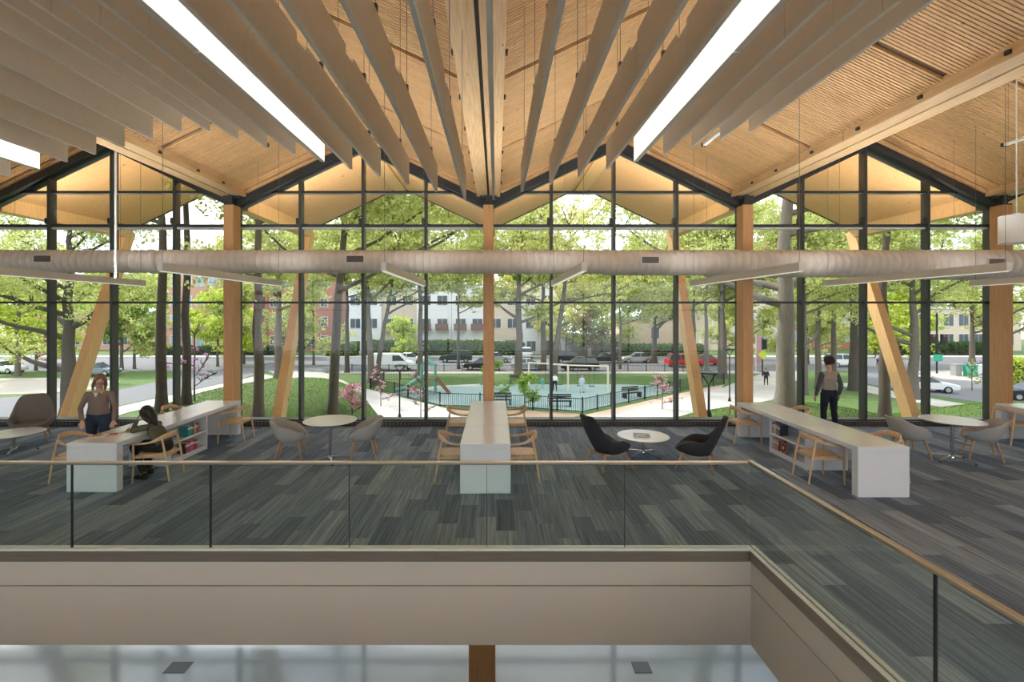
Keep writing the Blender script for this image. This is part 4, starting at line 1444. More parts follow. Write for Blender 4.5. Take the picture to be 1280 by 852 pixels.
mat('bark_mid', (0.125, 0.105, 0.085), 0.95, var=0.35, scale=6, stretch=(3, 3, 0.5), bump=0.8)
leafmat('leaf_spring', (0.37, 0.43, 0.11), (0.72, 0.74, 0.31))
leafmat('leaf_yellow', (0.52, 0.54, 0.12), (0.82, 0.78, 0.36))
leafmat('leaf_green', (0.18, 0.32, 0.05), (0.42, 0.56, 0.14))
leafmat('leaf_hedge', (0.06, 0.16, 0.02), (0.20, 0.34, 0.05))
leafmat('leaf_lime', (0.42, 0.54, 0.06), (0.70, 0.75, 0.18))
leafmat('leaf_dark', (0.03, 0.08, 0.025), (0.08, 0.16, 0.05))
leafmat('blossom_pink', (0.52, 0.24, 0.30), (0.76, 0.48, 0.52))
leafmat('blossom_mauve', (0.45, 0.20, 0.42), (0.62, 0.36, 0.56))
leafmat('leaf_brown', (0.26, 0.15, 0.08), (0.45, 0.30, 0.18))
mat('black_iron', (0.014, 0.016, 0.016), 0.5, 0.3, var=0.1)
mat('cream_post', (0.66, 0.58, 0.44), 0.6, var=0.05)
mat('stucco_white', (0.72, 0.72, 0.72), 0.85, var=0.04, scale=2)
mat('stucco_cream', (0.62, 0.52, 0.40), 0.85, var=0.05, scale=2)
mat('stucco_peach', (0.66, 0.50, 0.36), 0.85, var=0.05, scale=2)
mat('brick_red', (0.36, 0.15, 0.10), 0.9, var=0.15, scale=12)
mat('brick_pink', (0.50, 0.29, 0.21), 0.9, var=0.12, scale=12)
mat('window_dark', (0.06, 0.075, 0.09), 0.12, var=0.3, scale=0.6)
mat('window_pale', (0.30, 0.36, 0.42), 0.12, var=0.3, scale=0.6)
mat('frame_white', (0.74, 0.74, 0.74), 0.6, var=0.03)
mat('balcony_brown', (0.16, 0.085, 0.06), 0.8, var=0.15)
mat('roof_grey', (0.32, 0.31, 0.30), 0.9, var=0.1)
mat('car_white', (0.80, 0.80, 0.80), 0.25, var=0.02)
mat('car_black', (0.012, 0.012, 0.014), 0.2, var=0.05)
mat('car_silver', (0.50, 0.51, 0.52), 0.25, 0.5, var=0.03)
mat('car_grey', (0.20, 0.25, 0.28), 0.25, 0.4, var=0.03)
mat('car_navy', (0.025, 0.03, 0.05), 0.2, 0.1, var=0.03)
mat('car_red', (0.45, 0.02, 0.02), 0.25, var=0.03)
mat('car_green', (0.05, 0.07, 0.05), 0.25, 0.2, var=0.03)
mat('tyre', (0.02, 0.02, 0.02), 0.9, var=0.1)
mat('tail_red', (0.5, 0.02, 0.02), 0.3, var=0.05)
mat('sign_yellow', (0.60, 0.75, 0.05), 0.6, var=0.03)
mat('sign_green', (0.03, 0.36, 0.24), 0.6, var=0.03)
mat('slide_green', (0.10, 0.30, 0.22), 0.5, var=0.05)
mat('slide_brown', (0.22, 0.09, 0.05), 0.6, var=0.08)

def gz(x, y):
    """ground height: flat park, a bank on the right and a mound on the left before the window"""
    h = 0.0
    a = smoothstep(4.0, 9.5, x - 0.10 * (y - 18)) * (1 - smoothstep(20.0, 33.0, y))
    h += 3.35 * a * (0.9 + 0.1 * math.sin(x * 0.6))
    t = 1 - ((x + 10.8) / 6.2) ** 2 - ((y - 22.5) / 11.0) ** 2
    h = max(h, 3.55 * smoothstep(0.0, 0.85, t))
    return GZ + h

def at(px, py, zoff=0.0):
    """the point of the ground seen at a place of the photograph"""
    dx, dz = (px - VPX) / FPX, (VPY - py) / FPX
    d = 12.6
    while d < 130:
        if EYE + dz * d < gz(dx * d, d):
            break
        d += 0.1
    return Vector((dx * d, d, gz(dx * d, d) + zoff))

def flat(px, py):
    d = FPX * (EYE - GZ) / (py - VPY)
    return ((px - VPX) / FPX * d, d)

# lawn with its banks
bm_v, bm_f = [], []
xs = np.concatenate([np.arange(-140, -30, 10), np.arange(-30, 34, 1.0), np.arange(34, 150, 10)])
ys = np.concatenate([[-60, -30, 0, 10], np.arange(12.2, 40, 1.0), np.arange(40, 150, 10)])
for y in ys:
    for x in xs:
        bm_v.append((x, y, gz(x, y) if y > 12 else GZ - 0.3))
nx = len(xs)
for j in range(len(ys) - 1):
    for i in range(nx - 1):
        bm_f.append((j * nx + i, j * nx + i + 1, (j + 1) * nx + i + 1, (j + 1) * nx + i))
m = MB()
m.v, m.f, m.m = bm_v, bm_f, [0] * len(bm_f)
lawn = tag(m.build('lawn', 'grass', smooth=60), kind='structure')

def flatpoly(name, pxs, matname, z, h=0.04, world=False):
    pts = pxs if world else [flat(*p) for p in pxs]
    o = MB().prism(pts, 'z', GZ + z, GZ + z - h).build(name, matname)
    return tag(o, kind='structure')
flatpoly('street', [(-140, 60), (140, 60), (140, 78), (-140, 78)], 'asphalt', 0.02, world=True)
flatpoly('far_sidewalk', [(-140, 78), (140, 78), (140, 81), (-140, 81)], 'pavement', 0.10, 0.2, world=True)
flatpoly('near_sidewalk', [(-20, 57.2), (32, 57.2), (32, 59.6), (-20, 59.6)], 'pavement', 0.06, 0.1, world=True)
flatpoly('side_street', [(420, 464), (330, 464), (300, 474), (230, 489), (150, 507), (90, 523), (40, 540), (-260, 540), (-260, 503), (0, 497), (60, 493), (150, 487), (215, 473), (240, 463)], 'asphalt', 0.015)
flatpoly('curb_sidewalk', [(330, 468), (345, 471), (300, 482), (160, 516), (70, 545), (30, 545), (95, 525), (152, 508), (232, 490), (300, 475)], 'pavement', 0.05, 0.1)
flatpoly('gravel_yard', [(-120, 496), (60, 491), (140, 484), (150, 476), (60, 472), (-120, 474)], 'gravel', 0.01)
flatpoly('park_path', [(335, 463.5), (405, 465), (440, 481), (470, 489), (520, 501), (560, 511), (600, 521), (640, 535), (520, 560), (430, 535), (400, 490), (350, 470)], 'pavement', 0.03)
flatpoly('mulch_bed', [(562, 513), (660, 513), (728, 518), (700, 528), (640, 545), (590, 530)], 'mulch', 0.035)
flatpoly('playground', [(495, 494), (545, 484), (620, 480.5), (780, 480.5), (840, 483), (853, 487), (806, 498), (764, 506.5), (728, 514.5), (666, 510.5), (600, 508.5), (550, 507), (510, 496.5)], 'play_turf', 0.03)
flatpoly('playground_edge', [(490, 492), (545, 482.5), (600, 480), (600, 481), (548, 484.2), (496, 494)], 'pavement', 0.034)
flatpoly('brick_strip', [(730, 519), (766, 511), (810, 501), (866, 488), (905, 481), (900, 486), (840, 500), (790, 513), (740, 526)], 'brick_paving', 0.03)
flatpoly('right_path', [(700, 531), (740, 524), (800, 510), (860, 496), (905, 484), (930, 474), (962, 464), (1010, 464), (985, 484), (965, 500), (900, 512), (850, 530), (800, 545)], 'pavement', 0.04)
flatpoly('corner_street', [(1060, 463), (1300, 463), (1500, 480), (1500, 520), (1250, 506), (1150, 492), (1075, 478)], 'asphalt', 0.018)
flatpoly('right_sidewalk', [(1040, 478), (1075, 480), (1150, 496), (1240, 511), (1330, 530), (1330, 540), (1235, 520), (1150, 504), (1070, 488)], 'pavement', 0.045, 0.1)
flatpoly('corner_island', [(1140, 464), (1200, 463), (1215, 470), (1240, 478), (1180, 474)], 'pavement', 0.05, 0.1)

# ---- leaves: many small rhombs in one mesh
def leaf_mesh(name, C, size, matname, seed, droop=0.35, wide=0.36):
    rng = np.random.default_rng(seed)
    N = len(C)
    a = rng.normal(size=(N, 3))
    a[:, 2] -= droop
    a /= np.linalg.norm(a, axis=1)[:, None]
    b = rng.normal(size=(N, 3))
    b -= (b * a).sum(1)[:, None] * a
    b /= np.linalg.norm(b, axis=1)[:, None]
    L = size * rng.uniform(0.6, 1.3, N)[:, None]
    Wd = L * wide
    v = np.empty((N, 4, 3))
    v[:, 0] = C - a * L / 2
    v[:, 1] = C + b * Wd
    v[:, 2] = C + a * L / 2
    v[:, 3] = C - b * Wd
    me = bpy.data.meshes.new(name)
    me.vertices.add(N * 4)
    me.vertices.foreach_set('co', v.reshape(-1).astype(np.float32))
    me.loops.add(N * 4)
    me.loops.foreach_set('vertex_index', np.arange(N * 4, dtype=np.int32))
    me.polygons.add(N)
    me.polygons.foreach_set('loop_start', np.arange(0, N * 4, 4, dtype=np.int32))
    me.materials.append(MATS[matname])
    me.update(calc_edges=True)
    return me

def make_tree(label, base, r, H, seed, leaf, bark, leaves=9000, lsize=0.2, crown=0.45, spread=0.42, lean=(0, 0), fork=False, clump=0.55, name='tree', group=None, low=None, nb=9):
    rnd = random.Random(seed)
    root = thing(name, label, 'tree', tuple(base), 0, group)
    wood_ = MB()
    pts = []
    def limb(p, d, L, r0, r1, n, wob, nside):
        P, Rr = [Vector(p)], [r0]
        d = Vector(d).normalized()
        for i in range(n):
            d = (d + Vector((rnd.gauss(0, wob), rnd.gauss(0, wob), rnd.gauss(0, wob) * 0.6 + 0.03))).normalized()
            P.append(P[-1] + d * (L / n))
            Rr.append(r0 + (r1 - r0) * (i + 1) / n)
        wood_.tube(P, Rr, nside)
        return P, Rr
    # trunk with a flared foot
    tH = H * 0.80
    P = [Vector((0, 0, -0.3)), Vector((0, 0, 0.15)), Vector((lean[0] * 0.02, lean[1] * 0.02, 0.7))]
    Rr = [r * 1.45, r * 1.28, r * 1.02]
    n = 9
    for i in range(1, n + 1):
        t = i / n
        q = Vector((lean[0] * t, lean[1] * t, 0.7 + (tH - 0.7) * t))
        q.x += rnd.gauss(0, 0.03 * H / 16) * (0.6 + 2 * t)
        q.y += rnd.gauss(0, 0.03 * H / 16) * (0.6 + 2 * t)
        P.append(q)
        Rr.append(r * (1.0 - 0.82 * max(0, t - 0.15 * (crown))))
    Rr = [max(x, 0.03) for x in Rr]
    wood_.tube(P, Rr, 12)
    def trunk_at(z):
        for i in range(len(P) - 1):
            if P[i].z <= z <= P[i + 1].z:
                t = (z - P[i].z) / max(1e-6, P[i + 1].z - P[i].z)
                return P[i].lerp(P[i + 1], t), Rr[i] + (Rr[i + 1] - Rr[i]) * t
        return P[-1], Rr[-1]
    starts = []
    for i in range(nb):
        z = H * (crown + (0.78 - crown) * i / (nb - 1))
        starts.append((z, rnd.uniform(0, 2 * PI) if i % 2 else i * 2.4, 1.0))
    if low:
        for (z, az, f) in low:
            starts.append((z, az, -f))
    for (z, az, f) in starts:
        bare = f < 0                      # the big low limbs carry leaves only towards their ends
        f = abs(f)
        p, rr = trunk_at(z)
        up = 0.25 + 0.7 * (z / H - crown * 0.6) + rnd.uniform(-0.1, 0.2)
        L = H * spread * (1.15 - 0.55 * (z / H)) * rnd.uniform(0.8, 1.15) * f
        b, br = limb(p, (math.cos(az), math.sin(az), up), L, min(rr * 0.62, r * 0.5), 0.03, 7, 0.14, 7)
        for j in range(5 if bare else 2, len(b)):
            pts.append((b[j], 1.0))
            for q in range(2):
                a2 = rnd.uniform(0, 2 * PI)
                d = (b[j] - b[j - 1]).normalized() * 0.6 + Vector((math.cos(a2), math.sin(a2), rnd.uniform(-0.25, 0.6)))
                l2 = L * rnd.uniform(0.22, 0.42)
                c, _ = limb(b[j], d, l2, max(br[j] * 0.5, 0.018), 0.008, 4, 0.18, 5)
                for k in range(1, len(c)):
                    pts.append((c[k], 1.0))
    top = P[-1]
    for i in range(5):
        a2 = i * 2.5
        c, _ = limb(top, (math.cos(a2) * 0.7, math.sin(a2) * 0.7, 1.0), H * 0.22, Rr[-1] * 0.8, 0.01, 5, 0.15, 5)
        for k in range(1, len(c)):
            pts.append((c[k], 1.0))
    wood_.build('trunk', bark, root, smooth=60)
    rng = np.random.default_rng(seed + 7)
    A = np.array([p[0] for p in pts])
    # leaf tufts around the twigs
    tuft = max(6, int(leaves / 14))
    ti = rng.integers(0, len(A), tuft)
    T = A[ti] + rng.normal(size=(tuft, 3)) * np.array([clump, clump, clump * 0.75])
    C = np.repeat(T, 14, axis=0) + rng.normal(size=(tuft * 14, 3)) * np.array([1, 1, 0.55]) * clump * 0.42
    link('foliage', leaf_mesh('foliage', C, lsize, leaf, seed), root)
    return root

def tree_at(label, px, py, wpx, H, seed, leaf='leaf_spring', bark='bark_mid', **kw):
    b = at(px, py)
    s = FPX / b.y
    return make_tree(label, b, wpx / 2 / s, H, seed, leaf, bark, **kw)

TG = 'trees outside the window'
tree_at('big dark-barked tree with low spreading limbs left of the leftmost strut', 86, 521, 17, 17, 11, 'leaf_spring', 'bark_dark', leaves=29172, lsize=0.192, crown=0.36, group=TG,
        low=[(3.2, PI * 0.95, 0.9), (5.4, PI * 1.02, 1.0), (6.2, PI * 0.9, 1.0), (6.3, 0.4, 0.8)])
tree_at('dark straight tree left of the leftmost column', 202, 513, 12, 18, 12, 'leaf_spring', 'bark_dark', leaves=26520, lsize=0.185, crown=0.45, group=TG, low=[(7.2, PI, 0.8), (7.8, 0.1, 0.8)])
tree_at('dark tree half hidden behind a window mullion left of the leftmost column', 233, 505, 10, 17, 13, 'leaf_spring', 'bark_dark', leaves=21216, lsize=0.185, crown=0.5, group=TG)
tree_at('tree with a low left limb on the grass mound between column and strut', 323, 522.5, 12, 15, 14, 'leaf_spring', 'bark_mid', leaves=21216, lsize=0.163, crown=0.48, group=TG, low=[(5.2, PI * 0.9, 0.6)])
tree_at('tree at the street corner beyond the grass mound', 348, 472, 10, 19, 15, 'leaf_spring', 'bark_mid', leaves=15600, lsize=0.299, crown=0.4, group=TG)
tree_at('knotty forked tree behind the left cafe table', 416, 518, 12.5, 17, 16, 'leaf_spring', 'bark_mid', leaves=31824, lsize=0.178, crown=0.40, lean=(0.8, 0), group=TG, low=[(5.3, 0.35, 1.1), (6.1, 0.15, 1.15), (5.9, 2.7, 0.8)])
tree_at('slim tree behind the knotty forked tree', 434, 466, 6, 17, 17, 'leaf_spring', 'bark_dark', leaves=9750, lsize=0.317, crown=0.5, group=TG)
tree_at('tree leaning apart from its twin left of the playground slide', 464, 478, 8.5, 20, 18, 'leaf_spring', 'bark_mid', leaves=14625, lsize=0.282, crown=0.42, lean=(-0.6, 0), group=TG)
tree_at('right-leaning twin tree left of the playground slide', 471, 476, 6.5, 20, 19, 'leaf_spring', 'bark_mid', leaves=14625, lsize=0.282, crown=0.4, lean=(2.6, 0), group=TG, low=[(7, 0.2, 0.9)])
tree_at('straight park tree on the lawn behind the slide', 525, 469, 7, 21, 20, 'leaf_spring', 'bark_mid', leaves=16575, lsize=0.317, crown=0.45, group=TG)
tree_at('slender street tree between the slide and the middle column', 573, 461, 4, 17, 21, 'leaf_spring', 'bark_mid', leaves=10725, lsize=0.334, crown=0.42, group=TG)
tree_at('stout park tree just right of the middle column', 648, 467, 9.5, 22, 22, 'leaf_spring', 'bark_mid', leaves=17550, lsize=0.317, crown=0.42, group=TG, low=[(6, 0.3, 0.4), (6.5, 3, 0.4)])
tree_at('park tree with thin forked limbs behind the swing frame', 679, 463, 7.5, 21, 23, 'leaf_yellow', 'bark_mid', leaves=10725, lsize=0.317, crown=0.36, group=TG, low=[(6.5, 2.8, 0.8)])
tree_at('park tree with fanning branches behind the person in white', 692, 467, 8, 22, 24, 'leaf_yellow', 'bark_mid', leaves=9750, lsize=0.299, crown=0.38, lean=(2.2, 0), group=TG)
tree_at('thin street tree beside the cream house', 775, 461, 3.5, 15, 25, 'leaf_spring', 'bark_mid', leaves=9750, lsize=0.317, crown=0.38, group=TG)
tree_at('low spreading tree before the cream house', 818, 454, 7, 14, 26, 'leaf_spring', 'bark_dark', leaves=12675, lsize=0.37, crown=0.32, spread=0.55, group=TG)
tree_at('dark slim tree behind the third strut', 867, 470, 5, 19, 27, 'leaf_spring', 'bark_dark', leaves=11700, lsize=0.299, crown=0.42, group=TG)
tree_at('pale slim tree left of the third column', 883, 466, 5.5, 18, 28, 'leaf_spring', 'bark_grey', leaves=11700, lsize=0.299, crown=0.45, group=TG)
tree_at('stout dark tree left of the third column', 903, 473, 11, 20, 29, 'leaf_spring', 'bark_mid', leaves=14625, lsize=0.282, crown=0.42, group=TG)
tree_at('big pale grey tree trunk between the third column and the man', 982, 507, 21, 18, 30, 'leaf_spring', 'bark_grey', leaves=29172, lsize=0.163, crown=0.40, group=TG, low=[(4.2, PI * 0.85, 0.9), (4.9, 2.3, 0.7), (5.0, 0.5, 0.8)])
tree_at('tree with right-rising limb directly left of the man', 1005, 493, 8.5, 17, 31, 'leaf_spring', 'bark_mid', leaves=21216, lsize=0.178, crown=0.42, group=TG, low=[(4.4, 0.5, 0.9)])
tree_at('slim dark tree touching the man\'s left shoulder', 1023, 486, 7, 18, 32, 'leaf_spring', 'bark_mid', leaves=11700, lsize=0.246, crown=0.45, group=TG)
tree_at('tree rising right behind the man\'s head', 1042, 478, 7, 18, 33, 'leaf_spring', 'bark_mid', leaves=11700, lsize=0.246, crown=0.45, group=TG)
tree_at('dark tree right of the man behind a mullion', 1067, 488, 11, 18, 34, 'leaf_spring', 'bark_dark', leaves=19890, lsize=0.192, crown=0.45, group=TG)
tree_at('grey tree left of the rightmost strut on the bank', 1106, 524, 12, 15, 35, 'leaf_spring', 'bark_mid', leaves=18564, lsize=0.148, crown=0.50, group=TG)
tree_at('forked tree right of the rightmost strut', 1142, 499, 12, 17, 36, 'leaf_spring', 'bark_mid', leaves=26520, lsize=0.163, crown=0.42, group=TG, low=[(4.6, 2.6, 1.0), (5.2, 2.9, 0.8)])
tree_at('leafy tree beyond the signal crossing', 1215, 452, 6, 15, 37, 'leaf_spring', 'bark_mid', leaves=13650, lsize=0.37, crown=0.28, group=TG)
tree_at('leafy tree at the right window edge', 1262, 470, 6, 17, 38, 'leaf_spring', 'bark_mid', leaves=14625, lsize=0.317, crown=0.28, group=TG)
tree_at('leafy tree beyond the side street at the left window edge', 22, 470, 6, 15, 39, 'leaf_lime', 'bark_mid', leaves=14625, lsize=0.317, crown=0.28, group=TG)
tree_at('brownish young tree across the side street', 152, 462, 4, 11, 40, 'leaf_green', 'bark_mid', leaves=8775, lsize=0.317, crown=0.2, group=TG)
for i, (px, py, h, lf, lab) in enumerate([
        (168, 461, 12, 'leaf_spring', 'bushy low-crowned tree beside the brownish young tree'), (272, 458, 10, 'leaf_lime', 'lime low-crowned tree veiling the pink brick block'),
        (305, 455, 12, 'leaf_spring', 'bushy tree veiling the dark red brick block'), (392, 456, 12, 'leaf_spring', 'bushy tree between the street corner tree and the knotty tree'),
        (45, 463, 10, 'leaf_lime', 'bushy tree behind the big dark-barked tree'), (1010, 455, 12, 'leaf_spring', 'bushy tree across the street behind the pale grey trunk'),
        (1120, 456, 11, 'leaf_lime', 'bushy tree across the crossing behind the rightmost strut'), (940, 455, 12, 'leaf_spring', 'bushy tree veiling the cream mid-rise'), (752, 445.2, 11, 'leaf_spring', 'bushy tree beside the carport roof'), (708, 445.2, 12, 'leaf_yellow', 'yellow-green bushy tree at the carport end of the townhouses')]):
    make_tree(lab, (*flat(px, py), GZ), 0.16, h, 150 + i, lf, 'bark_mid', leaves=9000, lsize=0.36, crown=0.16, clump=0.6, group=TG, nb=8)
# the tall trees standing behind the houses
bg = [(-62, 116, 22, 'leaf_spring', 'behind the pink brick apartment block'), (-50, 120, 23, 'leaf_lime', 'behind the white bay of the apartment block'), (-36, 116, 22, 'leaf_spring', 'behind the dark red brick block'),
      (-22, 108, 22, 'leaf_green', 'behind the left end of the townhouse row'), (-8, 106, 22, 'leaf_spring', 'behind the balconied townhouses'), (8, 108, 21, 'leaf_green', 'behind the townhouse row right of the middle column'),
      (20, 104, 20, 'leaf_yellow', 'behind the white carport'), (34, 106, 22, 'leaf_spring', 'behind the cream house'), (48, 122, 24, 'leaf_lime', 'behind the cream mid-rise'), (66, 124, 25, 'leaf_spring', 'behind the red brick mid-rise'),
      (82, 116, 22, 'leaf_lime', 'behind the low pale building, nearer the mid-rise'), (98, 116, 21, 'leaf_spring', 'behind the far end of the low pale building'), (-78, 118, 20, 'leaf_lime', 'behind the low pink brick building'), (-97, 118, 20, 'leaf_spring', 'behind the far end of the low pink brick building')]
for i, (x, y, h, lf, lab) in enumerate(bg):
    make_tree('tall leafy tree rising ' + lab, (x, y, GZ), 0.35, h, 60 + i, lf, 'bark_mid', leaves=8000, lsize=0.75, crown=0.25, clump=0.9, group='trees beyond the houses', nb=7)
# understory across the street and small ornamental trees
for i, (px, py, h, lf, lab) in enumerate([
        (505, 447, 6, 'leaf_lime', 'small round lime-green tree before the white townhouses'),
        (733, 447, 8.5, 'leaf_brown', 'bare reddish tree behind the dark parked cars'),
        (716, 446, 7, 'leaf_green', 'bushy green tree left of the reddish bare tree'),
        (365, 447, 6.5, 'leaf_dark', 'dark conifer-like bush before the brick building'),
        (300, 447, 7, 'leaf_lime', 'yellow-green young tree before the brick building'),
        (905, 447, 9, 'leaf_spring', 'young tree across the street behind the pale slim tree'),
        (1095, 447, 6, 'leaf_lime', 'low lime tree across the crossing'),
        (60, 455, 6, 'blossom_pink', 'pink blossoming tree across the side street'),
        (768, 455, 3.2, 'blossom_pink', 'small pink blossoming tree beside the long hedge'),
        (1215, 488, 3.0, 'leaf_lime', 'young sapling with fresh leaves at the right sidewalk'),
        (243, 501, 3.4, 'blossom_mauve', 'redbud sapling with mauve blossom at the left sidewalk'),
        (476, 508, 3.0, 'blossom_pink', 'thin pink cherry sapling beside the park path'),
        (526, 524, 3.1, 'blossom_pink', 'pink cherry sapling near the playground fence corner'),
        (440, 523, 1.5, 'blossom_pink', 'low bushy pink azalea on the mound'),
        (828, 512, 2.6, 'blossom_pink', 'bare pinkish sapling by the right path'),
        (656, 511, 2.6, 'leaf_green', 'small evergreen bush before the playground fence'),
        (617, 503, 3.4, 'leaf_green', 'evergreen shrub just right of the middle column')]):
    b = Vector((*flat(px, py), GZ)) if py < 470 else at(px, py)
    small = h < 4
    nl = 350 if small else 5000
    if 'bush' in lab or 'shrub' in lab: nl = 4000 if 'azalea' not in lab else 900
    make_tree(lab, b, 0.022 * h if not small else 0.03, h, 90 + i, lf, 'bark_mid', leaves=nl if 'bare' not in lab else 700, lsize=0.10 if small else 0.38, crown=0.18, spread=0.36, clump=0.16 if small else 0.55,
              name='ornamental_tree', group=None, nb=6)

# blades of grass on the two banks before the window
rng = np.random.default_rng(77)
pts = []
while len(pts) < 110000:
    x, y = rng.uniform(-19, 26), rng.uniform(15.5, 34)
    if gz(x, y) > GZ + 0.35:
        pts.append((x, y, gz(x, y) + 0.015))
leafmat('grass_blade', (0.08, 0.15, 0.02), (0.22, 0.30, 0.07), 0.3)
go = link('grass_blades', leaf_mesh('grass_blades', np.array(pts), 0.085, 'grass_blade', 5, droop=-2.2, wide=0.10))
tag(go, 'short green grass growing on the banks outside the window', 'grass', kind='stuff')

# ---- hedges: clipped leafy masses
def hedge(label, x0, x1, y0, y1, h, leaf, seed, lsize=0.35, n=4000):
    rng = np.random.default_rng(seed)
    t = thing('hedge', label, 'hedge', ((x0 + x1) / 2, (y0 + y1) / 2, GZ))
    w, d = (x1 - x0), (y1 - y0)
    MB().box(-w / 2 + 0.2, w / 2 - 0.2, -d / 2 + 0.2, d / 2 - 0.2, -0.05, h - 0.2).build('core', 'bark_dark', t, bevel=0.2)
    u = rng.uniform(-1, 1, (n, 3))
    ax = rng.integers(0, 3, n)
    for i in range(3):
        k = ax == i
        u[k, i] = np.sign(u[k, i])
    u[:, 2] = np.where(ax == 2, 1, u[:, 2])
    C = u * np.array([w / 2, d / 2, h / 2]) + np.array([0, 0, h / 2]) + rng.normal(size=(n, 3)) * 0.14
    C[:, 2] = np.maximum(C[:, 2], 0.05)
    link('foliage', leaf_mesh('foliage', C, lsize, leaf, seed), t)
hedge('long clipped hedge before the white townhouses left of the middle column', -21, -2.5, 81, 83, 2.3, 'leaf_hedge', 201, n=6000)
hedge('clipped hedge before the townhouses right of the middle column', -1.0, 4.5, 81, 83, 2.0, 'leaf_hedge', 202)
hedge('long dark hedge behind the dark parked cars', 19.5, 34, 79.0, 80.8, 1.8, 'leaf_hedge', 203, n=6000)
hedge('low hedge before the brick buildings', -60, -38, 82, 83.5, 1.3, 'leaf_dark', 204, n=6000)
hedge('bright green hedge at the townhouse end by the knotty tree', -28, -23.5, 80, 82, 2.0, 'leaf_hedge', 205)
hedge('dark hedge beyond the crossing', 66, 84, 82, 84, 2.0, 'leaf_dark', 206, n=6000)
hedge('round yellow-green shrubs before the long clipped hedge', -17, -12.5, 79.3, 80.6, 1.3, 'leaf_lime', 207, n=2500)
hedge('yellow flowering shrub outside by the far right column', 50.0, 54.0, 46, 48, 2.6, 'leaf_lime', 208, n=3000, lsize=0.25)

# ---- buildings
def building(label, x0, x1, y, h, wallm, wins, depth=9.0, roof='roof_grey', parapet='frame_white', balc=(), doors=(), panem='window_dark', z0=GZ, name='building', group=None):
    t = thing(name, label, 'building', ((x0 + x1) / 2, y, z0), 0, group)
    w = x1 - x0
    MB().box(-w / 2, w / 2, 0, depth, -0.2, h).build('wall', wallm, t)
    MB().box(-w / 2 - 0.15, w / 2 + 0.15, -0.25, depth + 0.2, h, h + 0.35).build('cornice', parapet, t)
    MB().box(-w / 2 + 0.1, w / 2 - 0.1, 0.1, depth - 0.1, h + 0.35, h + 0.5).build('roof', roof, t)
    for (wx, wz, ww, wh) in wins:
        f = MB().box(wx - ww / 2 - 0.08, wx + ww / 2 + 0.08, -0.07, 0.02, wz - 0.08, wz + wh + 0.08).build('window', 'frame_white', t)
        half = ww / 2
        for s in (-1, 1):
            MB().box(wx + (-half if s < 0 else 0.03), wx + (-0.03 if s < 0 else half), -0.085, -0.03, wz, wz + wh).build('pane', panem, f)
    for (wx, wz, ww) in balc:
        b = MB().box(wx - ww / 2, wx + ww / 2, -1.1, 0, wz - 0.15, wz).build('balcony', 'balcony_brown', t)
        MB().box(wx - ww / 2, wx + ww / 2, -1.12, -1.04, wz, wz + 0.95).build('balustrade', 'balcony_brown', b)
    for (wx, ww, wh, dm) in doors:
        MB().box(wx - ww / 2, wx + ww / 2, -0.06, 0.02, 0, wh).build('door', dm, t)
    return t
X = -26.0
cols = ['stucco_white', 'stucco_cream', 'stucco_white', 'stucco_white', 'stucco_cream', 'stucco_white']
for i, c in enumerate(cols):
    wv = 6.1
    lab = ['white townhouse behind the twin trees', 'cream-fronted townhouse behind the straight park tree', 'white townhouse with two brown balconies left of the middle column',
           'white townhouse hidden partly by the middle column', 'cream-fronted townhouse behind the stout park tree', 'white townhouse at the carport end of the row'][i]
    win = [(s * 1.45, z, 1.7, 1.6) for s in (-1, 1) for z in (4.6, 8.6)] + [(-1.4, 0.6, 1.5, 1.7)]
    building(lab, X, X + wv - 0.05, 84 + (0.7 if 'cream' in c else 0), 11.6 if 'cream' not in c else 11.2, c, win, balc=[(-1.45, 4.4, 2.2), (1.45, 4.4, 2.2)] if i in (1, 2, 3) else (), doors=[(1.4, 2.4, 2.4, 'balcony_brown')], name='townhouse', group=None)
    X += wv
def grid(x0, x1, nxx, zs, ww, wh):
    return [(x0 + (x1 - x0) * (i + 0.5) / nxx, z, ww, wh) for i in range(nxx) for z in zs]
b1 = building('pink brick apartment block with a white bay behind the left column', -61, -45, 90, 19, 'brick_pink', grid(-8, 1.5, 4, (1.2, 5, 8.6, 12.2, 15.6), 1.5, 1.7), depth=12, panem='window_pale')
for z in (0.5, 4.5, 8.5, 12.5, 16):
    f = MB().box(2.6, 7.0, -0.9, 0.0, z, z + 2.9).build('bay_front', 'frame_white', b1)
    for q in range(3):
        MB().box(2.85 + q * 1.35, 4.05 + q * 1.35, -0.95, -0.85, z + 0.3, z + 2.5).build('pane', 'window_pale', f)
building('dark red brick block beyond the street corner', -44, -31, 92, 15, 'brick_red', grid(-6, 6, 5, (1.2, 4.8, 8.4, 12), 1.3, 1.6), depth=12)
building('cream house with a white-framed window beside the low spreading tree', 21.0, 32.0, 82, 6.1, 'stucco_peach', [(0.5, 2.9, 1.3, 1.9), (-3.6, 2.9, 1.0, 1.9), (0.5, 0.6, 1.2, 0.8)], depth=9)
building('white flat-roofed carport next to the townhouses', 11.4, 20.6, 83, 3.0, 'stucco_white', [], depth=6, doors=[(-2, 3.2, 2.2, 'roof_grey'), (2, 3.2, 2.2, 'roof_grey')])
building('red brick mid-rise with cream bands behind the man', 58, 76, 96, 22, 'brick_red', grid(-8.5, 8.5, 7, (1.5, 5.2, 8.9, 12.6, 16.3, 19.5), 1.5, 2.0), depth=14, panem='window_pale')
building('cream mid-rise beside the red brick mid-rise', 42, 57, 94, 18, 'stucco_cream', grid(-7, 7, 5, (1.5, 5.2, 8.9, 12.6, 15.6), 1.7, 2.0), depth=14, panem='window_pale')
building('low pale building beyond the crossing', 78, 100, 92, 8, 'stucco_cream', grid(-10, 10, 7, (1.0, 4.8), 1.8, 2.2), depth=12)
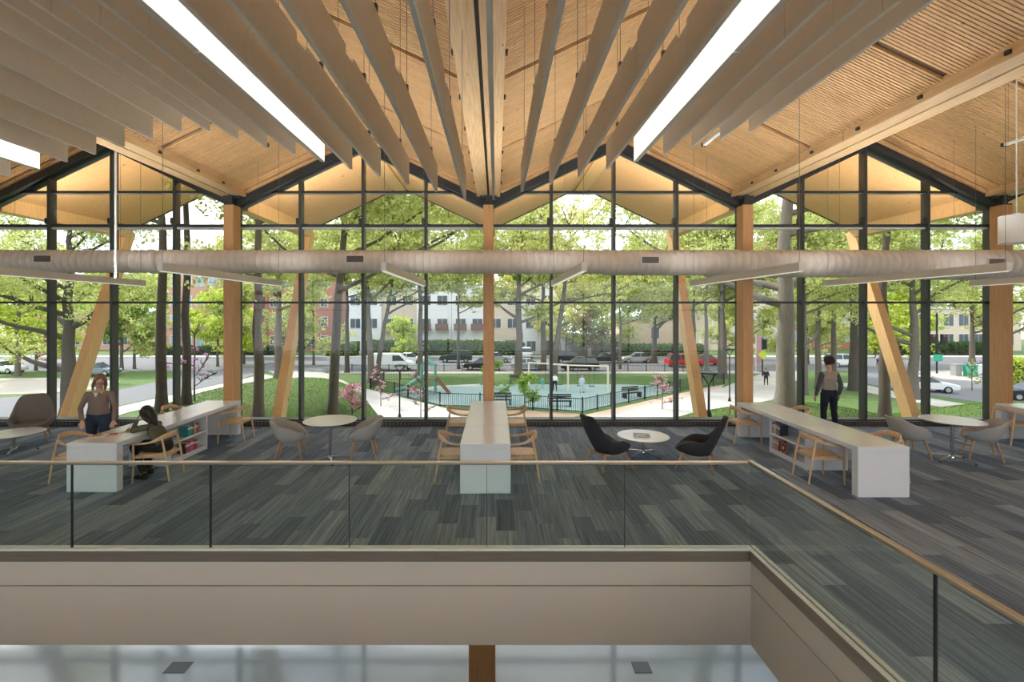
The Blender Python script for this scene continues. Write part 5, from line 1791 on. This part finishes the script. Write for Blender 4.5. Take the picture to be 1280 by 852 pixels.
building('low pink brick building across the side street', -95, -64, 95, 7, 'brick_pink', grid(-14, 14, 9, (1.0, 4.2), 1.6, 1.9), depth=12)

# ---- cars
def car(label, x, y, paint, kind='sedan', heading=0.0, z=GZ):
    L, Wd = {'sedan': (4.5, 1.78), 'suv': (4.7, 1.85), 'van': (5.4, 1.95), 'hatch': (4.2, 1.75)}[kind]
    t = thing('car' if kind != 'van' else 'van', label, 'car' if kind != 'van' else 'van', (x, y, z), heading)
    h = L / 2
    if kind == 'van':
        body = [(-h, .35), (h, .35), (h + .05, .85), (h - .25, 1.10), (h - 0.9, 1.25), (h - 1.75, 2.05), (h - 2.1, 2.12), (-h + .1, 2.12), (-h, 1.95)]
        cab = [(h - 0.98, 1.28), (h - 1.70, 1.95), (h - 2.55, 1.95), (h - 2.55, 1.25)]
    elif kind == 'suv':
        body = [(-h, .35), (h, .35), (h + .05, .70), (h - .15, .95), (h - 1.15, 1.08), (-h + .05, 1.08), (-h - .02, .8)]
        cab = [(h - 1.2, 1.07), (h - 1.95, 1.64), (-h + .45, 1.68), (-h + .12, 1.07)]
    else:
        body = [(-h, .32), (h, .32), (h + .05, .62), (h - .12, .82), (h - 1.2, .95), (-h + .8, .97), (-h + .02, .93), (-h - .03, .6)]
        cab = [(h - 1.25, .94), (h - 2.0, 1.42), (-h + 1.35, 1.44), (-h + .5, .95)] if kind == 'sedan' else [(h - 1.15, .94), (h - 1.85, 1.46), (-h + .5, 1.48), (-h + .12, .95)]
    MB().prism(body, 'y', -Wd / 2, Wd / 2).build('body', paint, t, bevel=0.07, seg=2)
    def shrink(poly, k):
        cx = sum(p[0] for p in poly) / len(poly)
        return [(cx + (p[0] - cx) * k, p[1]) for p in poly]
    m = MB()
    n = len(cab)
    zlo, zhi = min(p[1] for p in cab), max(p[1] for p in cab)
    for s in (-1, 1):
        for (px, pz) in cab:
            inset = 0.02 + 0.16 * (pz - zlo) / (zhi - zlo) if kind != 'van' else -0.005
            m.v.append((px, s * (Wd / 2 - inset), pz))
    m.f.append(tuple(range(n)))
    m.f.append(tuple(n + i for i in reversed(range(n))))
    for i in range(n):
        j = (i + 1) % n
        m.f.append((j, i, n + i, n + j))
    m.m = [0] * len(m.f)
    m.build('windows', 'window_dark', t)
    if kind != 'van':
        r0, r1 = cab[1], cab[2]
        MB().box(r1[0] - 0.02, r0[0] + 0.02, -Wd / 2 + .17, Wd / 2 - .17, zhi - 0.05, zhi + 0.035).build('roof', paint, t, bevel=0.03, seg=1)
        for s in (-1, 1):
            xm = (r0[0] + r1[0]) / 2
            MB().beam((xm, s * (Wd / 2 - .015), zlo), (xm, s * (Wd / 2 - .17), zhi), 0.09, 0.03, up=(0, 1, 0)).build('pillar', paint, t)
    for sx in (-1, 1):
        for sy in (-1, 1):
            r = 0.33
            wl = MB().lathe([(0.02, -0.11), (r - .03, -0.11), (r, -0.08), (r, 0.08), (r - .03, 0.11), (0.02, 0.11)], 20, (sx * (h - .85), sy * (Wd / 2 - .09), r), axis='y').build('wheel', 'tyre', t, smooth=40)
            MB().lathe([(0.02, -0.118), (0.20, -0.118), (0.20, 0.118), (0.02, 0.118)], 12, (sx * (h - .85), sy * (Wd / 2 - .09), r), axis='y').build('hub_cap', 'car_silver', wl)
    for s in (-1, 1):
        MB().box(h - .06, h + .055, s * (Wd / 2 - .28) - .16, s * (Wd / 2 - .28) + .16, .62, .76).build('headlight', 'frame_white', t)
        MB().box(-h - .04, -h + .06, s * (Wd / 2 - .2) - .12, s * (Wd / 2 - .2) + .12, .66, .82).build('tail_light', 'tail_red', t)
    return t
def car_px(label, px, py, paint, kind='sedan', heading=0.0):
    x, y = flat(px, py)
    return car(label, x, y, paint, kind, heading)
car_px('white delivery van parked beside the twin trees', 491, 462.5, 'car_white', 'van', 0)
car_px('white car behind the delivery van', 512, 453.5, 'car_white', 'sedan', 0)
car_px('dark green car parked across the street left of the middle column', 570, 452.5, 'car_green', 'suv', PI)
car_px('black car just left of the middle column', 602, 462.0, 'car_black', 'sedan', PI)
car_px('silver car behind the middle column', 620, 452.5, 'car_silver', 'sedan', 0)
car_px('silver-white car behind the stout park tree', 661, 462.0, 'car_silver', 'sedan', 0)
car_px('white car in the townhouse driveway', 657, 447.0, 'car_white', 'suv', R(90))
car_px('black suv parked right before the swing frame', 724, 463.0, 'car_black', 'suv', PI)
car_px('navy minivan across the street behind the black suv', 713, 453.0, 'car_navy', 'suv', 0)
car_px('black sedan right of the navy minivan', 756, 453.5, 'car_black', 'sedan', PI)
car_px('silver-green sedan before the cream house', 796, 453.0, 'car_silver', 'sedan', PI)
car_px('red suv behind the third strut', 855, 458.0, 'car_red', 'suv', 0)
car_px('red pickup-like car left of the stout dark tree', 884, 456.0, 'car_red', 'sedan', 0)
car_px('grey estate car across the side street by the leftmost strut', 122, 469.5, 'car_grey', 'hatch', R(8))
car_px('white car at the far left window edge', 4, 466, 'car_white', 'sedan', 0)
car_px('white car passing behind the man\'s head', 1055, 458, 'car_white', 'suv', 0)
car_px('white car on the corner street behind the right cafe table', 1155, 489, 'car_white', 'sedan', R(-20))
car_px('dark car outside the far right column', 1290, 500, 'car_navy', 'hatch', R(160))

# ---- playground: fence, slide, swing frame, bench
def fence(label, pts, h=1.05):
    W = [Vector((*flat(*p), GZ)) for p in pts]
    t = thing('iron_fence', label, 'fence', tuple(W[0]))
    o = W[0]
    pk = MB()
    for a, b in zip(W[:-1], W[1:]):
        a, b = a - o, b - o
        L = (b - a).length
        n = max(1, round(L / 2.2))
        for i in range(n + 1):
            p = a.lerp(b, i / n)
            m = MB().box(p.x - .045, p.x + .045, p.y - .045, p.y + .045, -0.1, h + .10)
            m.build('post', 'black_iron', t)
        for z in (0.12, h - .02):
            MB().beam(a + Vector((0, 0, z)), b + Vector((0, 0, z)), 0.04, 0.045).build('rail', 'black_iron', t)
        k = int(L / 0.16)
        for i in range(1, k):
            p = a.lerp(b, i / k)
            pk.box(p.x - .012, p.x + .012, p.y - .012, p.y + .012, 0.1, h)
    tag(pk.build('pickets', 'black_iron', t), kind='stuff')
fence('black iron fence along the front of the teal playground', [(463, 486), (510, 497.5), (550, 508), (600, 509.5), (666, 511.5), (728, 516), (764, 508), (806, 499), (863, 486), (905, 480)])
fence('black iron fence on the lawn behind the park path', [(463, 486), (480, 476), (520, 474)], 0.95)
fence('long low iron fence along the street behind the park lawn', [(440, 464.6), (900, 464.6)], 0.85)
p = flat(540, 492)
t = thing('slide', 'green and brown playground slide at the left end of the teal surface', 'slide', (p[0], p[1], GZ))
for dx in (-0.9, 0.3):
    for dy in (-0.5, 0.5):
        MB().tube([(dx, dy, 0), (dx, dy, 2.7)], 0.06, 8).build('post', 'slide_green', t, smooth=50)
MB().box(-1.0, 0.4, -0.6, 0.6, 1.35, 1.43).build('platform', 'slide_brown', t)
MB().box(-1.0, -0.94, -0.55, 0.55, 1.45, 2.1).build('side_board', 'slide_green', t)
MB().prism([(-0.8, 2.65), (0.2, 2.65), (-0.3, 3.1)], 'y', -0.6, 0.6).build('roof', 'slide_green', t)
MB().tube([(-0.9, 0, 1.5), (-1.6, 0, 1.1), (-2.4, 0, 0.5), (-3.2, 0, 0.3)], 0.35, 12, flat=0.6).build('chute', 'slide_green', t, smooth=50)
for dy in (-0.4, 0.4):
    MB().beam((0.4, dy, 1.4), (1.6, dy, 0.0), 0.08, 0.16).build('ladder_rail', 'slide_brown', t)
for i in range(5):
    MB().beam((0.6 + i * .22, -0.4, 1.17 - i * .255), (0.6 + i * .22, 0.4, 1.17 - i * .255), 0.08, 0.05).build('rung', 'slide_brown', t)
sw = [Vector((*flat(*q), GZ)) for q in ((661, 484), (710, 489), (760, 491))]
t = thing('swing_frame', 'cream-painted swing frame with three posts on the teal playground', 'swing', tuple(sw[1]))
for q in sw:
    r_ = q - sw[1]
    MB().tube([r_, r_ + Vector((0, 0, 2.45))], 0.09, 10).build('post', 'cream_post', t, smooth=50)
for a, b in zip(sw[:-1], sw[1:]):
    MB().tube([a - sw[1] + Vector((0, 0, 2.4)), b - sw[1] + Vector((0, 0, 2.4))], 0.07, 10).build('beam', 'cream_post', t, smooth=50)
for f_ in (0.25, 0.4, 0.65, 0.8):
    a, b = (sw[0], sw[1]) if f_ < 0.5 else (sw[1], sw[2])
    q = a.lerp(b, (f_ % 0.5) * 2) - sw[1]
    for s in (-0.22, 0.22):
        MB().tube([q + Vector((s, 0, 2.35)), q + Vector((s, 0, 0.6))], 0.012, 5).build('chain', 'black_iron', t)
    MB().box(q.x - .25, q.x + .25, q.y - .1, q.y + .1, 0.55, 0.6).build('swing_seat', 'black_iron', t)
def bench(label, px, py, rot):
    x, y = flat(px, py)
    t = thing('park_bench', label, 'bench', (x, y, GZ), rot)
    for q in range(4):
        MB().box(-0.9, 0.9, -0.25 + q * .12, -0.16 + q * .12, 0.42, 0.46).build('seat_slat', 'black_iron', t)
    for q in range(3):
        MB().box(-0.9, 0.9, 0.24, 0.28, 0.55 + q * .14, 0.65 + q * .14).build('back_slat', 'black_iron', t)
    for s in (-0.8, 0.8):
        MB().box(s - .04, s + .04, -0.25, 0.27, 0, 0.42).build('leg', 'black_iron', t)
bench('black bench inside the playground fence below the swing frame', 700, 508, 0)
bench('black bench at the right end of the playground', 790, 497, R(25))
bench('black bench at the left inside of the playground fence', 625, 506, 0)
bench('dark bench on the lawn behind the playground', 648, 480, 0)

# ---- lamp posts, signals, signs
def lamp_post(label, base, h, heads):
    t = thing('lamp_post', label, 'lamp post', tuple(base))
    MB().tube([(0, 0, 0), (0, 0, h - 0.55)], [0.055, 0.042], 10).build('pole', 'black_iron', t, smooth=50)
    MB().lathe([(0.12, 0), (0.12, 0.12), (0.07, 0.35)], 14).build('foot', 'black_iron', t, smooth=50)
    for s in heads:
        MB().tube([(0, 0, h - 0.56), (s * 0.12, 0, h - 0.35), (s * 0.30, 0, h - 0.08)], 0.028, 8).build('arm', 'black_iron', t, smooth=50)
    MB().lathe([(0.10, h - .10), (0.40, h - .06), (0.40, h), (0.12, h + .04)], 20).build('lamp_head', 'black_iron', t, smooth=40)
b = at(886, 523)
lamp_post('black lamp post with forked head left of the third column', b, 2.7 - (465 - VPY) / FPX * b.y - b.z, (-1, 1))
b = at(912, 502)
lamp_post('black lamp post beside the stout dark tree', b, 2.7 - (436 - VPY) / FPX * b.y - b.z, (-1, 1))
b = Vector((*flat(499.5, 523), GZ))
lamp_post('black lamp post with forked head by the park path', b, 2.7 - (456 - VPY) / FPX * b.y - b.z, (-1, 1))
x, y = flat(1171, 467)
t = thing('traffic_signal', 'black signal pole with signal heads and a green sign right of the forked tree', 'traffic signal', (x, y, GZ))
MB().tube([(0, 0, 0), (0, 0, 7.2)], 0.09, 10).build('pole', 'black_iron', t, smooth=50)
for s in (-0.62, 0.62):
    hd = MB().box(s - .28, s + .28, -0.35, -0.05, 3.6, 4.7).build('signal_head', 'black_iron', t)
    for q in range(3):
        MB().lathe([(0.12, -0.38), (0.14, -0.34)], 12, (s, 0, 3.8 + q * .35), axis='y').build('lens', ['tail_red', 'car_black', 'car_black'][2 - q], hd)
MB().box(-0.55, 0.55, -0.18, -0.10, 1.5, 2.3).build('green_sign', 'sign_green', t)
x, y = flat(953, 470)
t = thing('crossing_sign', 'yellow-green crossing sign on a black post right of the third column', 'sign', (x, y, GZ))
MB().tube([(0, 0, 0), (0, 0, 4.4)], 0.07, 8).build('pole', 'black_iron', t, smooth=50)
MB().prism([(0, 1.9), (0.55, 2.45), (0, 3.0), (-0.55, 2.45)], 'y', -0.12, -0.07).build('sign_plate', 'sign_yellow', t)
MB().box(-0.12, 0.35, -0.3, 0.0, 3.1, 4.2).build('signal_head', 'black_iron', t)
x, y = flat(945, 466)
t = thing('banner', 'pink and white upright feather banner beside the crossing sign', 'banner', (x, y, GZ))
MB().tube([(0, 0, 0), (0, 0, 4.6)], 0.04, 8).build('pole', 'frame_white', t, smooth=50)
MB().prism([(0.04, 1.0), (0.75, 1.3), (0.9, 3.2), (0.65, 4.3), (0.04, 4.6)], 'y', -0.02, 0.02).build('cloth', 'blossom_pink', t)
for px, py, sx, lab, mt_ in ((1213, 471, 1.0, 'grey-green utility cabinet at the right sidewalk', 'sign_green'), (1224, 471, 1.0, 'white utility cabinet at the right sidewalk', 'frame_white'), (1195, 470, 0.7, 'small grey utility cabinet at the right sidewalk', 'roof_grey')):
    x, y = flat(px, py)
    t = thing('utility_cabinet', lab, 'cabinet', (x, y, GZ))
    MB().box(-sx / 2, sx / 2, -0.35, 0.35, 0.1, 1.3).build('body', mt_, t, bevel=0.03, seg=1)
    MB().box(-sx / 2 - .04, sx / 2 + .04, -0.39, 0.39, 1.3, 1.38).build('lid', mt_, t)
    MB().box(-sx / 2 + .02, sx / 2 - .02, -0.34, 0.34, 0, 0.1).build('base', 'curb', t)

# ---- people outside
def small_person(label, px, py, k, rot, top, legs_, hair='hair_brown', sl=None):
    x, y = flat(px, py)
    J = {q: tuple(c * k for c in v) if isinstance(v, tuple) else v for q, v in JM.items()}
    person(label, (x, y, GZ + 0.03), R(rot), J, 'skin_light', top, legs_, 'black_cloth', hair, 'short', k, 0.03, sleeve=sl, far=True)
small_person('person in a white jacket and dark trousers standing on the playground', 693.5, 489, 1.0, 170, 'white_cloth', 'black_cloth')
small_person('person in pale clothes standing near the swing frame', 727.5, 491, 0.98, 20, 'pale_cloth', 'pale_cloth')
small_person('small child in teal playing beside the person in white', 678, 485.5, 0.66, 200, 'teal_cloth', 'teal_cloth')
small_person('person in black walking on the path right of the third column', 957.5, 481.5, 1.0, 160, 'black_cloth', 'black_cloth')
small_person('person in light clothes beyond the crossing by the right strut', 1097, 457, 0.98, 90, 'pale_cloth', 'denim')
